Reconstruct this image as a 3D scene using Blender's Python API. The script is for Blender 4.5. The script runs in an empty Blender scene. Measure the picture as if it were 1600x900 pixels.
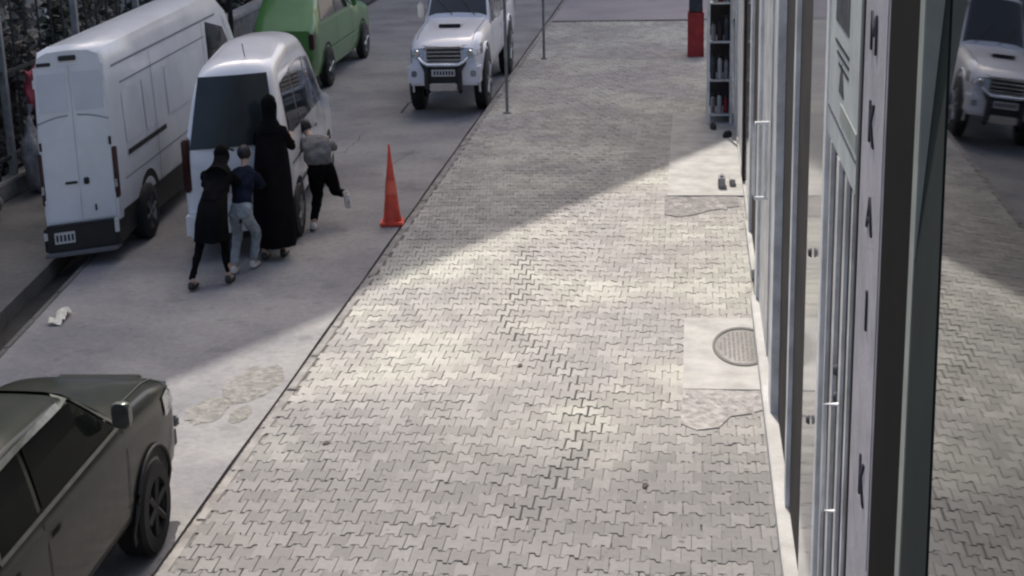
import bpy, bmesh, math, random
from mathutils import Vector, Matrix
R = math.radians
rnd = random.Random(7)
scene = bpy.context.scene
col = scene.collection

# ---------------------------------------------------------------- camera, sky, sun
cam_d = bpy.data.cameras.new("Camera")
cam = bpy.data.objects.new("Camera", cam_d); col.objects.link(cam)
d = Vector((-0.11135285, 0.95332405, -0.28066671))
r = Vector((0.99375934, 0.10867894, -0.02512477))
u = Vector((-0.00655051, 0.28171288, 0.95947639))
cam.matrix_world = Matrix(((r.x, u.x, -d.x, 0), (r.y, u.y, -d.y, 0), (r.z, u.z, -d.z, 5.0), (0, 0, 0, 1)))
cam_d.sensor_width = 36; cam_d.lens = 36 * 2500 / 1600
cam_d.clip_start = .05; cam_d.clip_end = 3000
scene.camera = cam
SUN_EL = R(52); SUN_DX, SUN_DY = .22, -.975          # the way the light travels, in plan
w = bpy.data.worlds.new("World"); scene.world = w; w.use_nodes = True
nt = w.node_tree; nt.nodes.clear()
sky = nt.nodes.new("ShaderNodeTexSky"); sky.sky_type = 'NISHITA'; sky.sun_disc = False
sky.sun_elevation = SUN_EL; sky.sun_rotation = math.atan2(-SUN_DX, -SUN_DY)
sky.dust_density = 5.0; sky.air_density = .8; sky.ozone_density = .3
bg = nt.nodes.new("ShaderNodeBackground"); bg.inputs[1].default_value = .15
out = nt.nodes.new("ShaderNodeOutputWorld")
nt.links.new(sky.outputs[0], bg.inputs[0]); nt.links.new(bg.outputs[0], out.inputs[0])
sun_d = bpy.data.lights.new("Sun", 'SUN'); sun_d.energy = 2.95; sun_d.angle = R(.25); sun_d.color = (1, .95, .87)
sun = bpy.data.objects.new("Sun", sun_d); col.objects.link(sun)
ld = Vector((SUN_DX, SUN_DY, -math.tan(SUN_EL) * math.hypot(SUN_DX, SUN_DY))).normalized()
sun.rotation_euler = ld.to_track_quat('-Z', 'Y').to_euler(); sun.location = (0, 0, 60)
vs = scene.view_settings
vs.view_transform = 'Standard'; vs.look = 'None'; vs.exposure = 0.68; vs.gamma = 1
scene.cycles.filter_width = 2.3
scene.cycles.max_bounces = 6

# ---------------------------------------------------------------- materials
def mat(name, base, rough=.6, metal=0, var=.0, scale=6, bump=0, bscale=40, coat=0, spec=.5, base2=None, alpha=None, tint_obj=False, detail=6):
    m = bpy.data.materials.new(name); m.use_nodes = True
    t = m.node_tree; b = t.nodes['Principled BSDF']
    b.inputs['Roughness'].default_value = rough; b.inputs['Metallic'].default_value = metal
    b.inputs['Coat Weight'].default_value = coat; b.inputs['Coat Roughness'].default_value = .08
    b.inputs['Specular IOR Level'].default_value = spec
    c1 = (*base, 1)
    c2 = (*(base2 or tuple(max(0, x * (1 - var)) for x in base)), 1)
    geo = t.nodes.new('ShaderNodeNewGeometry')
    n = t.nodes.new('ShaderNodeTexNoise'); n.inputs['Scale'].default_value = scale; n.inputs['Detail'].default_value = detail
    n.inputs['Roughness'].default_value = .6
    t.links.new(geo.outputs['Position'], n.inputs['Vector'])
    cr = t.nodes.new('ShaderNodeValToRGB'); cr.color_ramp.elements[0].position = .35; cr.color_ramp.elements[1].position = .65
    cr.color_ramp.elements[0].color = c2; cr.color_ramp.elements[1].color = c1
    t.links.new(n.outputs['Fac'], cr.inputs['Fac'])
    last = cr.outputs['Color']
    if tint_obj:
        src = t.nodes.new('ShaderNodeObjectInfo') if tint_obj == 'obj' else t.nodes.new('ShaderNodeAttribute')
        if tint_obj != 'obj': src.attribute_name = 'tone'
        mr = t.nodes.new('ShaderNodeMapRange'); mr.inputs['To Min'].default_value = .72; mr.inputs['To Max'].default_value = 1.12
        t.links.new(src.outputs['Random' if tint_obj == 'obj' else 'Fac'], mr.inputs['Value'])
        mx = t.nodes.new('ShaderNodeVectorMath'); mx.operation = 'SCALE'
        t.links.new(last, mx.inputs[0]); t.links.new(mr.outputs['Result'], mx.inputs['Scale'])
        last = mx.outputs['Vector']
    t.links.new(last, b.inputs['Base Color'])
    if bump:
        n2 = t.nodes.new('ShaderNodeTexNoise'); n2.inputs['Scale'].default_value = bscale; n2.inputs['Detail'].default_value = 5
        t.links.new(geo.outputs['Position'], n2.inputs['Vector'])
        bp = t.nodes.new('ShaderNodeBump'); bp.inputs['Strength'].default_value = bump; bp.inputs['Distance'].default_value = .02
        t.links.new(n2.outputs['Fac'], bp.inputs['Height']); t.links.new(bp.outputs['Normal'], b.inputs['Normal'])
    return m
def paint(name, base, rough=.28, coat=.6, dirt=.12):
    return mat(name, base, rough, 0, dirt, 1.3, .04, 5, coat)
M = dict(
 white=paint('white_paint', (.82, .82, .86)), vanwhite=paint('van_paint', (.74, .77, .79), .35, .4, .16),
 miniwhite=paint('mini_paint', (.78, .79, .81)),
 green=mat('dark_green_paint', (.008, .011, .008), .30, 0, .5, 3.2, .12, 4, .25, .3, base2=(.017, .018, .014)), carg=paint('mid_green_paint', (.09, .25, .06), .3, .5, .2),
 glass=mat('dark_glass', (.012, .016, .018), .06, 0, .3, 2, spec=.8), truckglass=mat('truck_glass', (.008, .01, .009), .12, 0, .3, 2, spec=.25), mirrorcap=mat('mirror_cap', (.13, .14, .125), .3, .5, .4, 9), seam=mat('seam_black', (.01, .01, .01), .8),
 plastic=mat('black_plastic', (.018, .019, .021), .5, var=.3, scale=5, bump=.1), tyre=mat('tyre_rubber', (.014, .014, .014), .8, var=.3, scale=12),
 rim=mat('wheel_metal', (.32, .33, .34), .35, .8, .4, 9), chrome=mat('chrome', (.72, .73, .75), .16, 1, .15, 4),
 lamp=mat('lamp_glass', (.42, .44, .47), .1, .4, .5, 25), red=mat('tail_red', (.05, .010, .012), .3, var=.4, scale=14),
 plate=mat('plate_white', (.62, .62, .6), .5, var=.2, scale=20), ink=mat('ink', (.045, .045, .055), .9, spec=.05),
 orange=mat('cone_orange', (.72, .085, .05), .5, var=.25, scale=7, bump=.1),
 asphalt=None, steel=mat('post_steel', (.28, .28, .28), .45, .4, .4, 6, .1),
 kerb=mat('kerb_concrete', (.30, .285, .27), .9, var=.5, scale=3, bump=.5, bscale=30), bed=mat('joint_sand', (.30, .28, .265), .95, base2=(.055, .05, .047), scale=7, bump=.4, detail=3),
 pad=mat('pad_concrete', (.42, .41, .39), .88, var=.28, scale=3.2, bump=.25, bscale=25),
 lid=mat('iron_lid', (.21, .20, .19), .6, .2, .4, 30, .3), stone=mat('rubble_stone', (.40, .38, .36), .9, var=.5, scale=11, bump=.6),
 alu=mat('aluminium_frame', (.70, .69, .68), .45, .05, .4, 3.5, .05), aluw=mat('white_frame', (.82, .82, .81), .4, 0, .35, 4, .05),
 brown=mat('dark_brown_frame', (.055, .048, .048), .9, 0, .4, 2, .1, spec=.15), black=mat('black_frame', (.008, .008, .008), .9, 0, .3, 2, spec=.08),
 dgreen=mat('green_black_frame', (.018, .026, .025), .9, 0, .3, 2, spec=.12), lilac=mat('lilac_sheet', (.40, .385, .42), .6, 0, .28, 5, .15),
 poster=mat('poster_sheet', (.50, .54, .53), .5, 0, .25, 3.5, .08), pic=mat('poster_print', (.10, .105, .12), .8, 0, .5, 7, spec=.1),
 wallw=mat('white_plaster', (.50, .49, .47), .85, 0, .3, 2.5, .3), wallg=mat('grey_plaster', (.30, .31, .29), .9, 0, .25, .5, .4, 6),
 shopglass=mat('shop_glass', (.27, .27, .27), .08, .0, .2, 1.5, .03, 2, spec=1.0), strip=mat('olive_strip', (.30, .33, .30), .5, 0, .3, 3),
 skin=mat('skin', (.42, .27, .20), .6, var=.1), hair=mat('black_hair', (.012, .011, .012), .6),
 clblack=mat('black_cloth', (.006, .006, .007), .95, 0, .4, 9, .3, 20, spec=.1), clnavy=mat('navy_cloth', (.014, .018, .036), .95, 0, .35, 9, .4, 20, spec=.1),
 clbrown=mat('dark_robe', (.009, .007, .008), .95, 0, .35, 6, .5, 12, spec=.1), clgrey=mat('grey_jacket', (.19, .19, .195), .85, 0, .5, 10, .5, 20),
 jeans=mat('pale_jeans', (.30, .34, .38), .85, 0, .45, 10, .5, 18), shoe=mat('pale_shoe', (.62, .60, .58), .6, var=.2), dshoe=mat('dark_shoe', (.02, .02, .02), .6),
 leaf=mat('dark_leaf', (.07, .085, .06), .6, 0, .5, 9), leaf2=mat('dry_leaf', (.24, .22, .19), .8, 0, .6, 14), bark=mat('bark', (.06, .05, .045), .9, 0, .4, 14, .5),
 fence=mat('fence_metal', (.07, .075, .07), .55, .3, .5, 9), lfence=mat('pale_fence_metal', (.38, .38, .37), .5, .2, .4, 9), redcloth=mat('red_cloth', (.28, .02, .045), .8, 0, .4, 8, .4),
 redbox=mat('red_plastic', (.42, .03, .03), .5, 0, .35, 8), sack=mat('grey_sack', (.33, .32, .32), .8, 0, .5, 8, .6, 12), litter=mat('white_litter', (.7, .7, .62), .7, 0, .3, 20),
 interior=mat('cabin_dark', (.02, .022, .02), .9, 0, .4, 7), rubber=mat('road_patch', (.06, .06, .062), .9),
)
for g_, v_ in (('truckglass', 1.12), ('green', 1.3)): M[g_].node_tree.nodes['Principled BSDF'].inputs['IOR'].default_value = v_
# asphalt: worn grey-beige road, dusty patches
def ground_mat(name, a, b, c3=None, s1=.35, s2=9, bump=.5, rough=.9, patchx=None):
    m = bpy.data.materials.new(name); m.use_nodes = True; t = m.node_tree; p = t.nodes['Principled BSDF']
    p.inputs['Roughness'].default_value = rough; p.inputs['Specular IOR Level'].default_value = .3
    g = t.nodes.new('ShaderNodeNewGeometry')
    n1 = t.nodes.new('ShaderNodeTexNoise'); n1.inputs['Scale'].default_value = s1; n1.inputs['Detail'].default_value = 5
    n2 = t.nodes.new('ShaderNodeTexNoise'); n2.inputs['Scale'].default_value = s2; n2.inputs['Detail'].default_value = 8; n2.inputs['Roughness'].default_value = .7
    for n in (n1, n2): t.links.new(g.outputs['Position'], n.inputs['Vector'])
    r1 = t.nodes.new('ShaderNodeValToRGB'); r1.color_ramp.elements[0].position = .38; r1.color_ramp.elements[1].position = .62
    r1.color_ramp.elements[0].color = (*a, 1); r1.color_ramp.elements[1].color = (*b, 1)
    t.links.new(n1.outputs['Fac'], r1.inputs['Fac'])
    mr = t.nodes.new('ShaderNodeMapRange'); mr.inputs['From Min'].default_value = .3; mr.inputs['From Max'].default_value = .7
    mr.inputs['To Min'].default_value = .82; mr.inputs['To Max'].default_value = 1.1
    t.links.new(n2.outputs['Fac'], mr.inputs['Value'])
    sc = t.nodes.new('ShaderNodeVectorMath'); sc.operation = 'SCALE'
    t.links.new(r1.outputs['Color'], sc.inputs[0]); t.links.new(mr.outputs['Result'], sc.inputs['Scale'])
    last = sc.outputs['Vector']
    for (scl, lo, hi, k_) in ((2.3, .62, .68, .84), (11.0, .66, .72, 1.22), (17.0, .67, .72, .62)):
        n5 = t.nodes.new('ShaderNodeTexNoise'); n5.inputs['Scale'].default_value = scl; n5.inputs['Detail'].default_value = 4; t.links.new(g.outputs['Position'], n5.inputs['Vector'])
        r5 = t.nodes.new('ShaderNodeMapRange'); r5.inputs['From Min'].default_value = lo; r5.inputs['From Max'].default_value = hi; r5.inputs['To Min'].default_value = 1; r5.inputs['To Max'].default_value = k_
        t.links.new(n5.outputs['Fac'], r5.inputs['Value'])
        s5 = t.nodes.new('ShaderNodeVectorMath'); s5.operation = 'SCALE'; t.links.new(last, s5.inputs[0]); t.links.new(r5.outputs['Result'], s5.inputs['Scale']); last = s5.outputs['Vector']
    t.links.new(last, p.inputs['Base Color'])
    n3 = t.nodes.new('ShaderNodeTexNoise'); n3.inputs['Scale'].default_value = 45; n3.inputs['Detail'].default_value = 4
    t.links.new(g.outputs['Position'], n3.inputs['Vector'])
    bp = t.nodes.new('ShaderNodeBump'); bp.inputs['Strength'].default_value = bump; bp.inputs['Distance'].default_value = .012
    t.links.new(n3.outputs['Fac'], bp.inputs['Height']); t.links.new(bp.outputs['Normal'], p.inputs['Normal'])
    return m
M['asphalt'] = ground_mat('road_asphalt', (.205, .20, .208), (.285, .278, .27), s1=.7, s2=13, bump=.7)
M['farpave'] = ground_mat('far_paving', (.27, .25, .27), (.33, .30, .31), s1=.5, s2=14)
M['leftpave'] = ground_mat('left_paving', (.10, .10, .095), (.15, .145, .135), s1=.8, s2=11)
M['earth'] = ground_mat('earth', (.13, .12, .11), (.18, .17, .15), s1=.2, s2=5)
# pavers: dusty light field, greyer and darker towards the near end, random tone each
def paver_mat(name, kind):
    m = bpy.data.materials.new(name); m.use_nodes = True; t = m.node_tree; p = t.nodes['Principled BSDF']
    p.inputs['Roughness'].default_value = .88; p.inputs['Specular IOR Level'].default_value = .3
    g = t.nodes.new('ShaderNodeNewGeometry')
    n1 = t.nodes.new('ShaderNodeTexNoise'); n1.inputs['Scale'].default_value = .55; n1.inputs['Detail'].default_value = 4
    t.links.new(g.outputs['Position'], n1.inputs['Vector'])
    r1 = t.nodes.new('ShaderNodeValToRGB'); e = r1.color_ramp.elements
    e[0].position = .36; e[0].color = (.315, .303, .292, 1); e[1].position = .62; e[1].color = (.42, .412, .368, 1)
    x = r1.color_ramp.elements.new(.5); x.color = (.35, .338, .313, 1)
    t.links.new(n1.outputs['Fac'], r1.inputs['Fac'])
    # the near end blends to a darker grey, with a ragged edge
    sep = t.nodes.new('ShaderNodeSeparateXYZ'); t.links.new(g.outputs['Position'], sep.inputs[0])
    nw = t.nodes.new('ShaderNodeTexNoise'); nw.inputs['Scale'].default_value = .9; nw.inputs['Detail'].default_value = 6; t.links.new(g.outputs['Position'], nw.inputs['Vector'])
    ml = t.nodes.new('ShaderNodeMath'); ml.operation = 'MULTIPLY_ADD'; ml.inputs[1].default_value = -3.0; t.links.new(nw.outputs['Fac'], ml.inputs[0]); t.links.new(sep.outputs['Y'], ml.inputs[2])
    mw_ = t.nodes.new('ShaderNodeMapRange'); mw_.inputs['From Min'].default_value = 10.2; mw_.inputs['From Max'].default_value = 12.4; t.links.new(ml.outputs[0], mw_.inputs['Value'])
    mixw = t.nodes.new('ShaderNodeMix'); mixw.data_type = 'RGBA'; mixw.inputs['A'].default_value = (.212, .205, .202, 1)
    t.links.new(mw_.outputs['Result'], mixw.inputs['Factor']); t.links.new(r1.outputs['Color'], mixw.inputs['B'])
    n2 = t.nodes.new('ShaderNodeTexNoise'); n2.inputs['Scale'].default_value = 22; n2.inputs['Detail'].default_value = 8; n2.inputs['Roughness'].default_value = .7
    t.links.new(g.outputs['Position'], n2.inputs['Vector'])
    mr = t.nodes.new('ShaderNodeMapRange'); mr.inputs['From Min'].default_value = .3; mr.inputs['From Max'].default_value = .7
    mr.inputs['To Min'].default_value = .86; mr.inputs['To Max'].default_value = 1.08
    t.links.new(n2.outputs['Fac'], mr.inputs['Value'])
    src = t.nodes.new('ShaderNodeObjectInfo') if kind == 'obj' else t.nodes.new('ShaderNodeAttribute')
    if kind != 'obj': src.attribute_name = 'tone'
    m2 = t.nodes.new('ShaderNodeMapRange'); m2.inputs['To Min'].default_value = .80; m2.inputs['To Max'].default_value = 1.10
    t.links.new(src.outputs['Random' if kind == 'obj' else 'Fac'], m2.inputs['Value'])
    mm = t.nodes.new('ShaderNodeMath'); mm.operation = 'MULTIPLY'
    t.links.new(mr.outputs['Result'], mm.inputs[0]); t.links.new(m2.outputs['Result'], mm.inputs[1])
    sc = t.nodes.new('ShaderNodeVectorMath'); sc.operation = 'SCALE'
    t.links.new(mixw.outputs['Result'], sc.inputs[0]); t.links.new(mm.outputs[0], sc.inputs['Scale'])
    t.links.new(sc.outputs['Vector'], p.inputs['Base Color'])
    n5 = t.nodes.new('ShaderNodeTexNoise'); n5.inputs['Scale'].default_value = 7.5; n5.inputs['Detail'].default_value = 3
    t.links.new(g.outputs['Position'], n5.inputs['Vector'])
    r5 = t.nodes.new('ShaderNodeMapRange'); r5.inputs['From Min'].default_value = .66; r5.inputs['From Max'].default_value = .72; r5.inputs['To Min'].default_value = 1; r5.inputs['To Max'].default_value = .5
    t.links.new(n5.outputs['Fac'], r5.inputs['Value'])
    sc2 = t.nodes.new('ShaderNodeVectorMath'); sc2.operation = 'SCALE'; t.links.new(sc.outputs['Vector'], sc2.inputs[0]); t.links.new(r5.outputs['Result'], sc2.inputs['Scale'])
    t.links.new(sc2.outputs['Vector'], p.inputs['Base Color'])
    bp = t.nodes.new('ShaderNodeBump'); bp.inputs['Strength'].default_value = .35; bp.inputs['Distance'].default_value = .008
    t.links.new(n2.outputs['Fac'], bp.inputs['Height']); t.links.new(bp.outputs['Normal'], p.inputs['Normal'])
    return m
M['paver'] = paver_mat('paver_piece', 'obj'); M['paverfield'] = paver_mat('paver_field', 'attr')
# tinted mirror glass of the open window
m = bpy.data.materials.new('mirror_glass'); m.use_nodes = True; p = m.node_tree.nodes['Principled BSDF']
p.inputs['Base Color'].default_value = (.145, .15, .15, 1); p.inputs['Metallic'].default_value = 1; p.inputs['Roughness'].default_value = .02
M['mirror'] = m

# ---------------------------------------------------------------- mesh helpers
class MB:
    def __init__(s): s.v = []; s.f = []
    def add(s, vs, fs):
        o = len(s.v); s.v += [tuple(x) for x in vs]; s.f += [tuple(i + o for i in f) for f in fs]; return s
    def box(s, x0, x1, y0, y1, z0, z1, bev=0):
        if bev:
            bm = bmesh.new(); bmesh.ops.create_cube(bm, size=1)
            for q in bm.verts: q.co = Vector(((x0 + x1) / 2 + q.co.x * (x1 - x0), (y0 + y1) / 2 + q.co.y * (y1 - y0), (z0 + z1) / 2 + q.co.z * (z1 - z0)))
            bmesh.ops.bevel(bm, geom=bm.edges[:], offset=bev, segments=2, affect='EDGES')
            bm.verts.ensure_lookup_table(); bm.verts.index_update()
            s.add([q.co[:] for q in bm.verts], [[q.index for q in f.verts] for f in bm.faces]); bm.free(); return s
        v = [(x0, y0, z0), (x1, y0, z0), (x1, y1, z0), (x0, y1, z0), (x0, y0, z1), (x1, y0, z1), (x1, y1, z1), (x0, y1, z1)]
        return s.add(v, [(3, 2, 1, 0), (4, 5, 6, 7), (0, 1, 5, 4), (1, 2, 6, 5), (2, 3, 7, 6), (3, 0, 4, 7)])
    def tube(s, pts, rad, n=8, cap=True):
        rads = rad if isinstance(rad, (list, tuple)) else [rad] * len(pts)
        P = [Vector(p) for p in pts]; rings = []
        for i, p in enumerate(P):
            t = (P[min(i + 1, len(P) - 1)] - P[max(i - 1, 0)]).normalized()
            a = Vector((0, 0, 1)) if abs(t.z) < .9 else Vector((0, 1, 0))
            e1 = t.cross(a).normalized(); e2 = t.cross(e1)
            rings.append([p + (e1 * math.cos(k * 2 * math.pi / n) + e2 * math.sin(k * 2 * math.pi / n)) * rads[i] for k in range(n)])
        vs = [q for rg in rings for q in rg]; fs = []
        for i in range(len(P) - 1):
            for k in range(n):
                fs.append((i * n + k, (i + 1) * n + k, (i + 1) * n + (k + 1) % n, i * n + (k + 1) % n))
        if cap: fs += [tuple(range(n)), tuple(range(len(vs) - 1, len(vs) - n - 1, -1))]
        return s.add(vs, fs)
    def prism(s, poly, axis, a, b):
        # poly = 2-d outline; axis = the axis it is extruded along
        n = len(poly); vs = []
        for c in (a, b):
            for (p, q) in poly: vs.append({'x': (c, p, q), 'y': (p, c, q), 'z': (p, q, c)}[axis])
        return s.add(vs, [tuple(range(n))[::-1], tuple(range(n, 2 * n))] + [(i, (i + 1) % n, n + (i + 1) % n, n + i) for i in range(n)])
    def lathe(s, prof, c, axis='x', n=24, sy=1.0):
        vs = []; m_ = len(prof)
        for k in range(n):
            a = 2 * math.pi * k / n
            for (h, rr) in prof:
                if axis == 'x': vs.append((c[0] + h, c[1] + rr * math.cos(a), c[2] + rr * math.sin(a)))
                else: vs.append((c[0] + rr * math.cos(a), c[1] + rr * math.sin(a) * sy, c[2] + h))
        fs = [(k * m_ + i, k * m_ + i + 1, ((k + 1) % n) * m_ + i + 1, ((k + 1) % n) * m_ + i) for k in range(n) for i in range(m_ - 1)]
        return s.add(vs, fs)
    def build(s, name, m, parent=None, smooth=None):
        me = bpy.data.meshes.new(name); me.from_pydata(s.v, [], s.f); me.materials.append(m)
        bm = bmesh.new(); bm.from_mesh(me); bmesh.ops.recalc_face_normals(bm, faces=bm.faces); bm.to_mesh(me); bm.free()
        if smooth:
            me.polygons.foreach_set('use_smooth', [True] * len(me.polygons)); me.set_sharp_from_angle(angle=R(smooth))
        o = bpy.data.objects.new(name, me); col.objects.link(o)
        if parent: o.parent = parent
        return o
def build_each(mb, name, m, parent):
    # every separate piece of the builder becomes an object of its own
    par = list(range(len(mb.v)))
    def find(a):
        while par[a] != a: par[a] = par[par[a]]; a = par[a]
        return a
    for f in mb.f:
        for q in f[1:]: par[find(q)] = find(f[0])
    groups = {}
    for f in mb.f: groups.setdefault(find(f[0]), []).append(f)
    res = []
    for fs in groups.values():
        ids = sorted({q for f in fs for q in f}); mp = {q: i for i, q in enumerate(ids)}
        p_ = MB(); p_.v = [mb.v[q] for q in ids]; p_.f = [tuple(mp[q] for q in f) for f in fs]; res.append(p_.build(name, m, parent))
    return res
def tag(o, label=None, cat=None, group=None, kind=None):
    if label: o['label'] = label
    if cat: o['category'] = cat
    if group: o['group'] = group
    if kind: o['kind'] = kind
    return o
def empty(name, loc, rz, label, cat, group=None):
    o = bpy.data.objects.new(name, None); o.location = loc; o.rotation_euler = (0, 0, rz); o.empty_display_size = .2
    col.objects.link(o); return tag(o, label, cat, group)
def copy_tree(o, parent=None):
    c = o.copy(); col.objects.link(c); c.parent = parent
    for ch in o.children: copy_tree(ch, c)
    return c
def struct(name, mb, m, smooth=None): return tag(mb.build(name, m, None, smooth), kind='structure')

# ================================================================ SETTING
RZ = -.10                       # road level; the pavement is at 0
struct('ground', MB().add([(-900, -900, -.26), (900, -900, -.26), (900, 1500, -.26), (-900, 1500, -.26)], [(0, 1, 2, 3)]), M['earth'])
def LX(y): return -7.0 - .115 * (min(y, 36) - 14.8)          # the road's left edge, which veers away up the street
def lane(f0, f1, z, ys=(-20, 0, 8, 12, 16, 20, 25, 30, 36, 60, 400), zb=-.25):
    mb = MB(); vs = []
    for y in ys: a, b = f0(y), f1(y); vs += [(a, y, z), (b, y, z), (a, y, zb), (b, y, zb)]
    fs = []
    for k in range(len(ys) - 1):
        o_ = k * 4; fs += [(o_, o_ + 1, o_ + 5, o_ + 4), (o_ + 1, o_ + 3, o_ + 7, o_ + 5), (o_, o_ + 4, o_ + 6, o_ + 2)]
    fs += [(0, 2, 3, 1)]
    return mb.add(vs, fs)
road = struct('road', lane(LX, lambda y: -3.815 - .006 * math.sin(y * 1.7), RZ, ys=[-20 + k * .8 for k in range(90)] + [60, 400]), M['asphalt'])
struct('gutter', lane(lambda y: LX(y) - .34, LX, -.20, zb=-.255), mat('gutter_dirt', (.03, .03, .028), .9, 0, .5, 4, .5))
struct('kerb_gap_shade', MB().box(-3.86, -3.70, -20, 400, -.258, -.17), M['seam'])  # black strip stands in for the shade in the gap beside the kerb
struct('left_pavement', lane(lambda y: -14, lambda y: LX(y) - .34, 0), M['leftpave'])
edge = bpy.data.objects.new('gutter_edge', None); col.objects.link(edge); edge['kind'] = 'structure'
for i in range(22):
    y = 6 + i * 1.0
    o = MB().box(-.03, .03, 0, .97, -.1, .012 + rnd.uniform(0, .006), .006).build('edge_stone', M['leftpave'], edge); o.location = (LX(y) + .005, y, RZ); o.rotation_euler = (0, 0, math.atan(.115))
# right-hand pavement: a bed, with every paver standing proud of it
side = tag(MB().box(-3.72, 1.0, -10, 41.2, -.25, -.010).build('sidewalk', M['bed']), kind='structure')
struct('far_sidewalk', MB().box(-3.62, 3.0, 41.2, 400, -.25, -.002), M['farpave'])
kerb = bpy.data.objects.new('kerb', None); col.objects.link(kerb); kerb['kind'] = 'structure'
kme = None
y = 6.0
while y < 46:
    L_ = .93
    jx = rnd.uniform(-.008, .008)
    if kme is None:
        kme = MB().box(-.035, .045, 0, L_, -.24, 0, .008).build('kerb_stone', M['kerb'], kerb); o = kme
    else:
        o = kme.copy(); col.objects.link(o); o.parent = kerb
    o.location = (-3.668 + jx, y, .006 + rnd.uniform(-.008, .006)); o.rotation_euler = (0, 0, R(rnd.uniform(-.25, .25)))
    y += L_ + .02
# double-T paver; long axis across the street
PL, PW = .142, .200            # length across, row depth
def paver_outline():
    # half-length a, end half-width e, waist half-width q; chamfers make the zigzag joint
    a = PL / 2; e = PW * .62; q = PW * .38; c1 = a * .42; c2 = a * .62
    return [(-a, -e), (-c2, -e), (-c1, -q), (c1, -q), (c2, -e), (a, -e), (a, e), (c2, e), (c1, q), (-c1, q), (-c2, e), (-a, e)]
OUT = paver_outline()
def paver_geo(kx=1, ky=1):
    vs = [(x * kx, y_ * ky, 0) for x, y_ in OUT]; vb = [(x * kx * 1.03, y_ * ky * 1.02, -.02) for x, y_ in OUT]
    fs = [(0, 1, 2, 9, 10, 11), (2, 3, 8, 9), (3, 4, 5, 6, 7, 8)]
    fs += [(i, (i + 1) % 12, 12 + (i + 1) % 12, 12 + i)[::-1] for i in range(12)]
    return vs + vb, fs
# the dip in the paving, along which the joints stand open
CREASE = [(-1.95, 18.6), (-1.85, 16.9), (-1.9, 15.6), (-1.35, 14.6), (-.98, 13.8), (-.90, 13.0), (-.92, 12.2), (-1.12, 11.3), (-1.22, 10.8)]
def crease_d(x, y_):
    b = 9
    for (ax, ay), (bx, by) in zip(CREASE, CREASE[1:]):
        ex, ey = bx - ax, (by - ay); t = max(0, min(1, ((x - ax) * ex + (y_ - ay) * ey * .3) / (ex * ex + ey * ey * .3)))
        b = min(b, math.hypot(x - ax - ex * t, (y_ - ay - ey * t) * .55))
    return b
PADS = [(-.34, .74, 21.5, 27.75), (-.07, .74, 13.74, 15.9)]
spots = []
j = 0; yy = 8.0
while yy < 41.1:
    i = 0; xx = -3.60 + PL * (.5 if j % 2 == 0 else 0)
    while xx < .80:
        if not any(a + PL * .45 < xx < b and c + PW * .5 < yy < d_ - PW * .5 for a, b, c, d_ in PADS): spots.append((xx, yy))
        xx += PL
    yy += PW; j += 1
def vis(x, y_):    # a paver in the picture
    v = Vector((x, y_, -5)); z = v.dot(d)
    return 0 < 800 + 2500 * v.dot(r) / z < 1240 and 450 - 2500 * v.dot(u) / z < 915
near = sorted([s for s in spots if vis(*s)], key=lambda s: s[1])[:300]
nearset = set(near)
gv, gf = paver_geo(.97, .968)
pm = None
def jitter(x, y_):
    cd = crease_d(x, y_); k = 1.0
    if cd < .17: k = .905 + .4 * max(0, cd)
    k += .052 * max(0, min(1, (y_ - 20.0) / 7))
    rr = random.Random(int(x * 1000) * 7919 + int(y_ * 1000))
    # scattered open joints
    k *= 1 - .02 * rr.random() - .055 * max(0, rr.random() - .82) / .18
    return (x + rr.uniform(-.004, .004) + (.03 * math.sin(y_ * 1.1) * .3), y_ + rr.uniform(-.006, .006) - .06 * math.sin((x + 1.2) * 1.4),
            -.002 * math.exp(-(cd / .25) ** 2) + rr.uniform(-.0025, .0025), rr.gauss(0, .9) + (4 if x < -1.2 and y_ > 16 else 0), rr.gauss(0, .7), k, rr.random())
ck_ = MB()
for (ax, ay), (bx_, by_) in zip(CREASE, CREASE[1:]):
    n_ = 6
    for q in range(n_):
        p0 = (ax + (bx_ - ax) * q / n_, ay + (by_ - ay) * q / n_); p1 = (ax + (bx_ - ax) * (q + 1) / n_, ay + (by_ - ay) * (q + 1) / n_)
        w0, w1 = .15 + .05 * math.sin(p0[1] * 3), .15 + .05 * math.sin(p1[1] * 3)
        ck_.add([(p0[0] - w0, p0[1], -.0082), (p0[0] + w0, p0[1], -.0082), (p1[0] + w1, p1[1], -.0082), (p1[0] - w1, p1[1], -.0082)], [(0, 1, 2, 3)])
ck_.build('open_joint', M['seam'], side)
for (x, y_) in near:
    jx, jy, jz, rz, rx, k, tn = jitter(x, y_)
    if pm is None:
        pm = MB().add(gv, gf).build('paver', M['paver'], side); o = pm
    else:
        o = pm.copy(); col.objects.link(o); o.parent = side
    o.location = (jx, jy, jz + .001); o.rotation_euler = (R(rx), R(rx * .6), R(rz)); o.scale = (k, k, 1)
V = []; F = []; T = []
for (x, y_) in spots:
    if (x, y_) in nearset: continue
    jx, jy, jz, rz, rx, k, tn = jitter(x, y_)
    ca, sa = math.cos(R(rz)), math.sin(R(rz)); o0 = len(V)
    for (a, b, c) in gv:
        a *= k; b *= k
        V.append((jx + a * ca - b * sa, jy + a * sa + b * ca, jz + c + R(rx) * b))
    F += [tuple(q + o0 for q in f) for f in gf]; T += [tn] * len(gf)
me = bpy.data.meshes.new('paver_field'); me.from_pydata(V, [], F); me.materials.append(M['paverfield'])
at = me.attributes.new('tone', 'FLOAT', 'FACE'); at.data.foreach_set('value', T)
o = bpy.data.objects.new('paver_field', me); col.objects.link(o); o.parent = side; o['kind'] = 'stuff'
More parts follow.
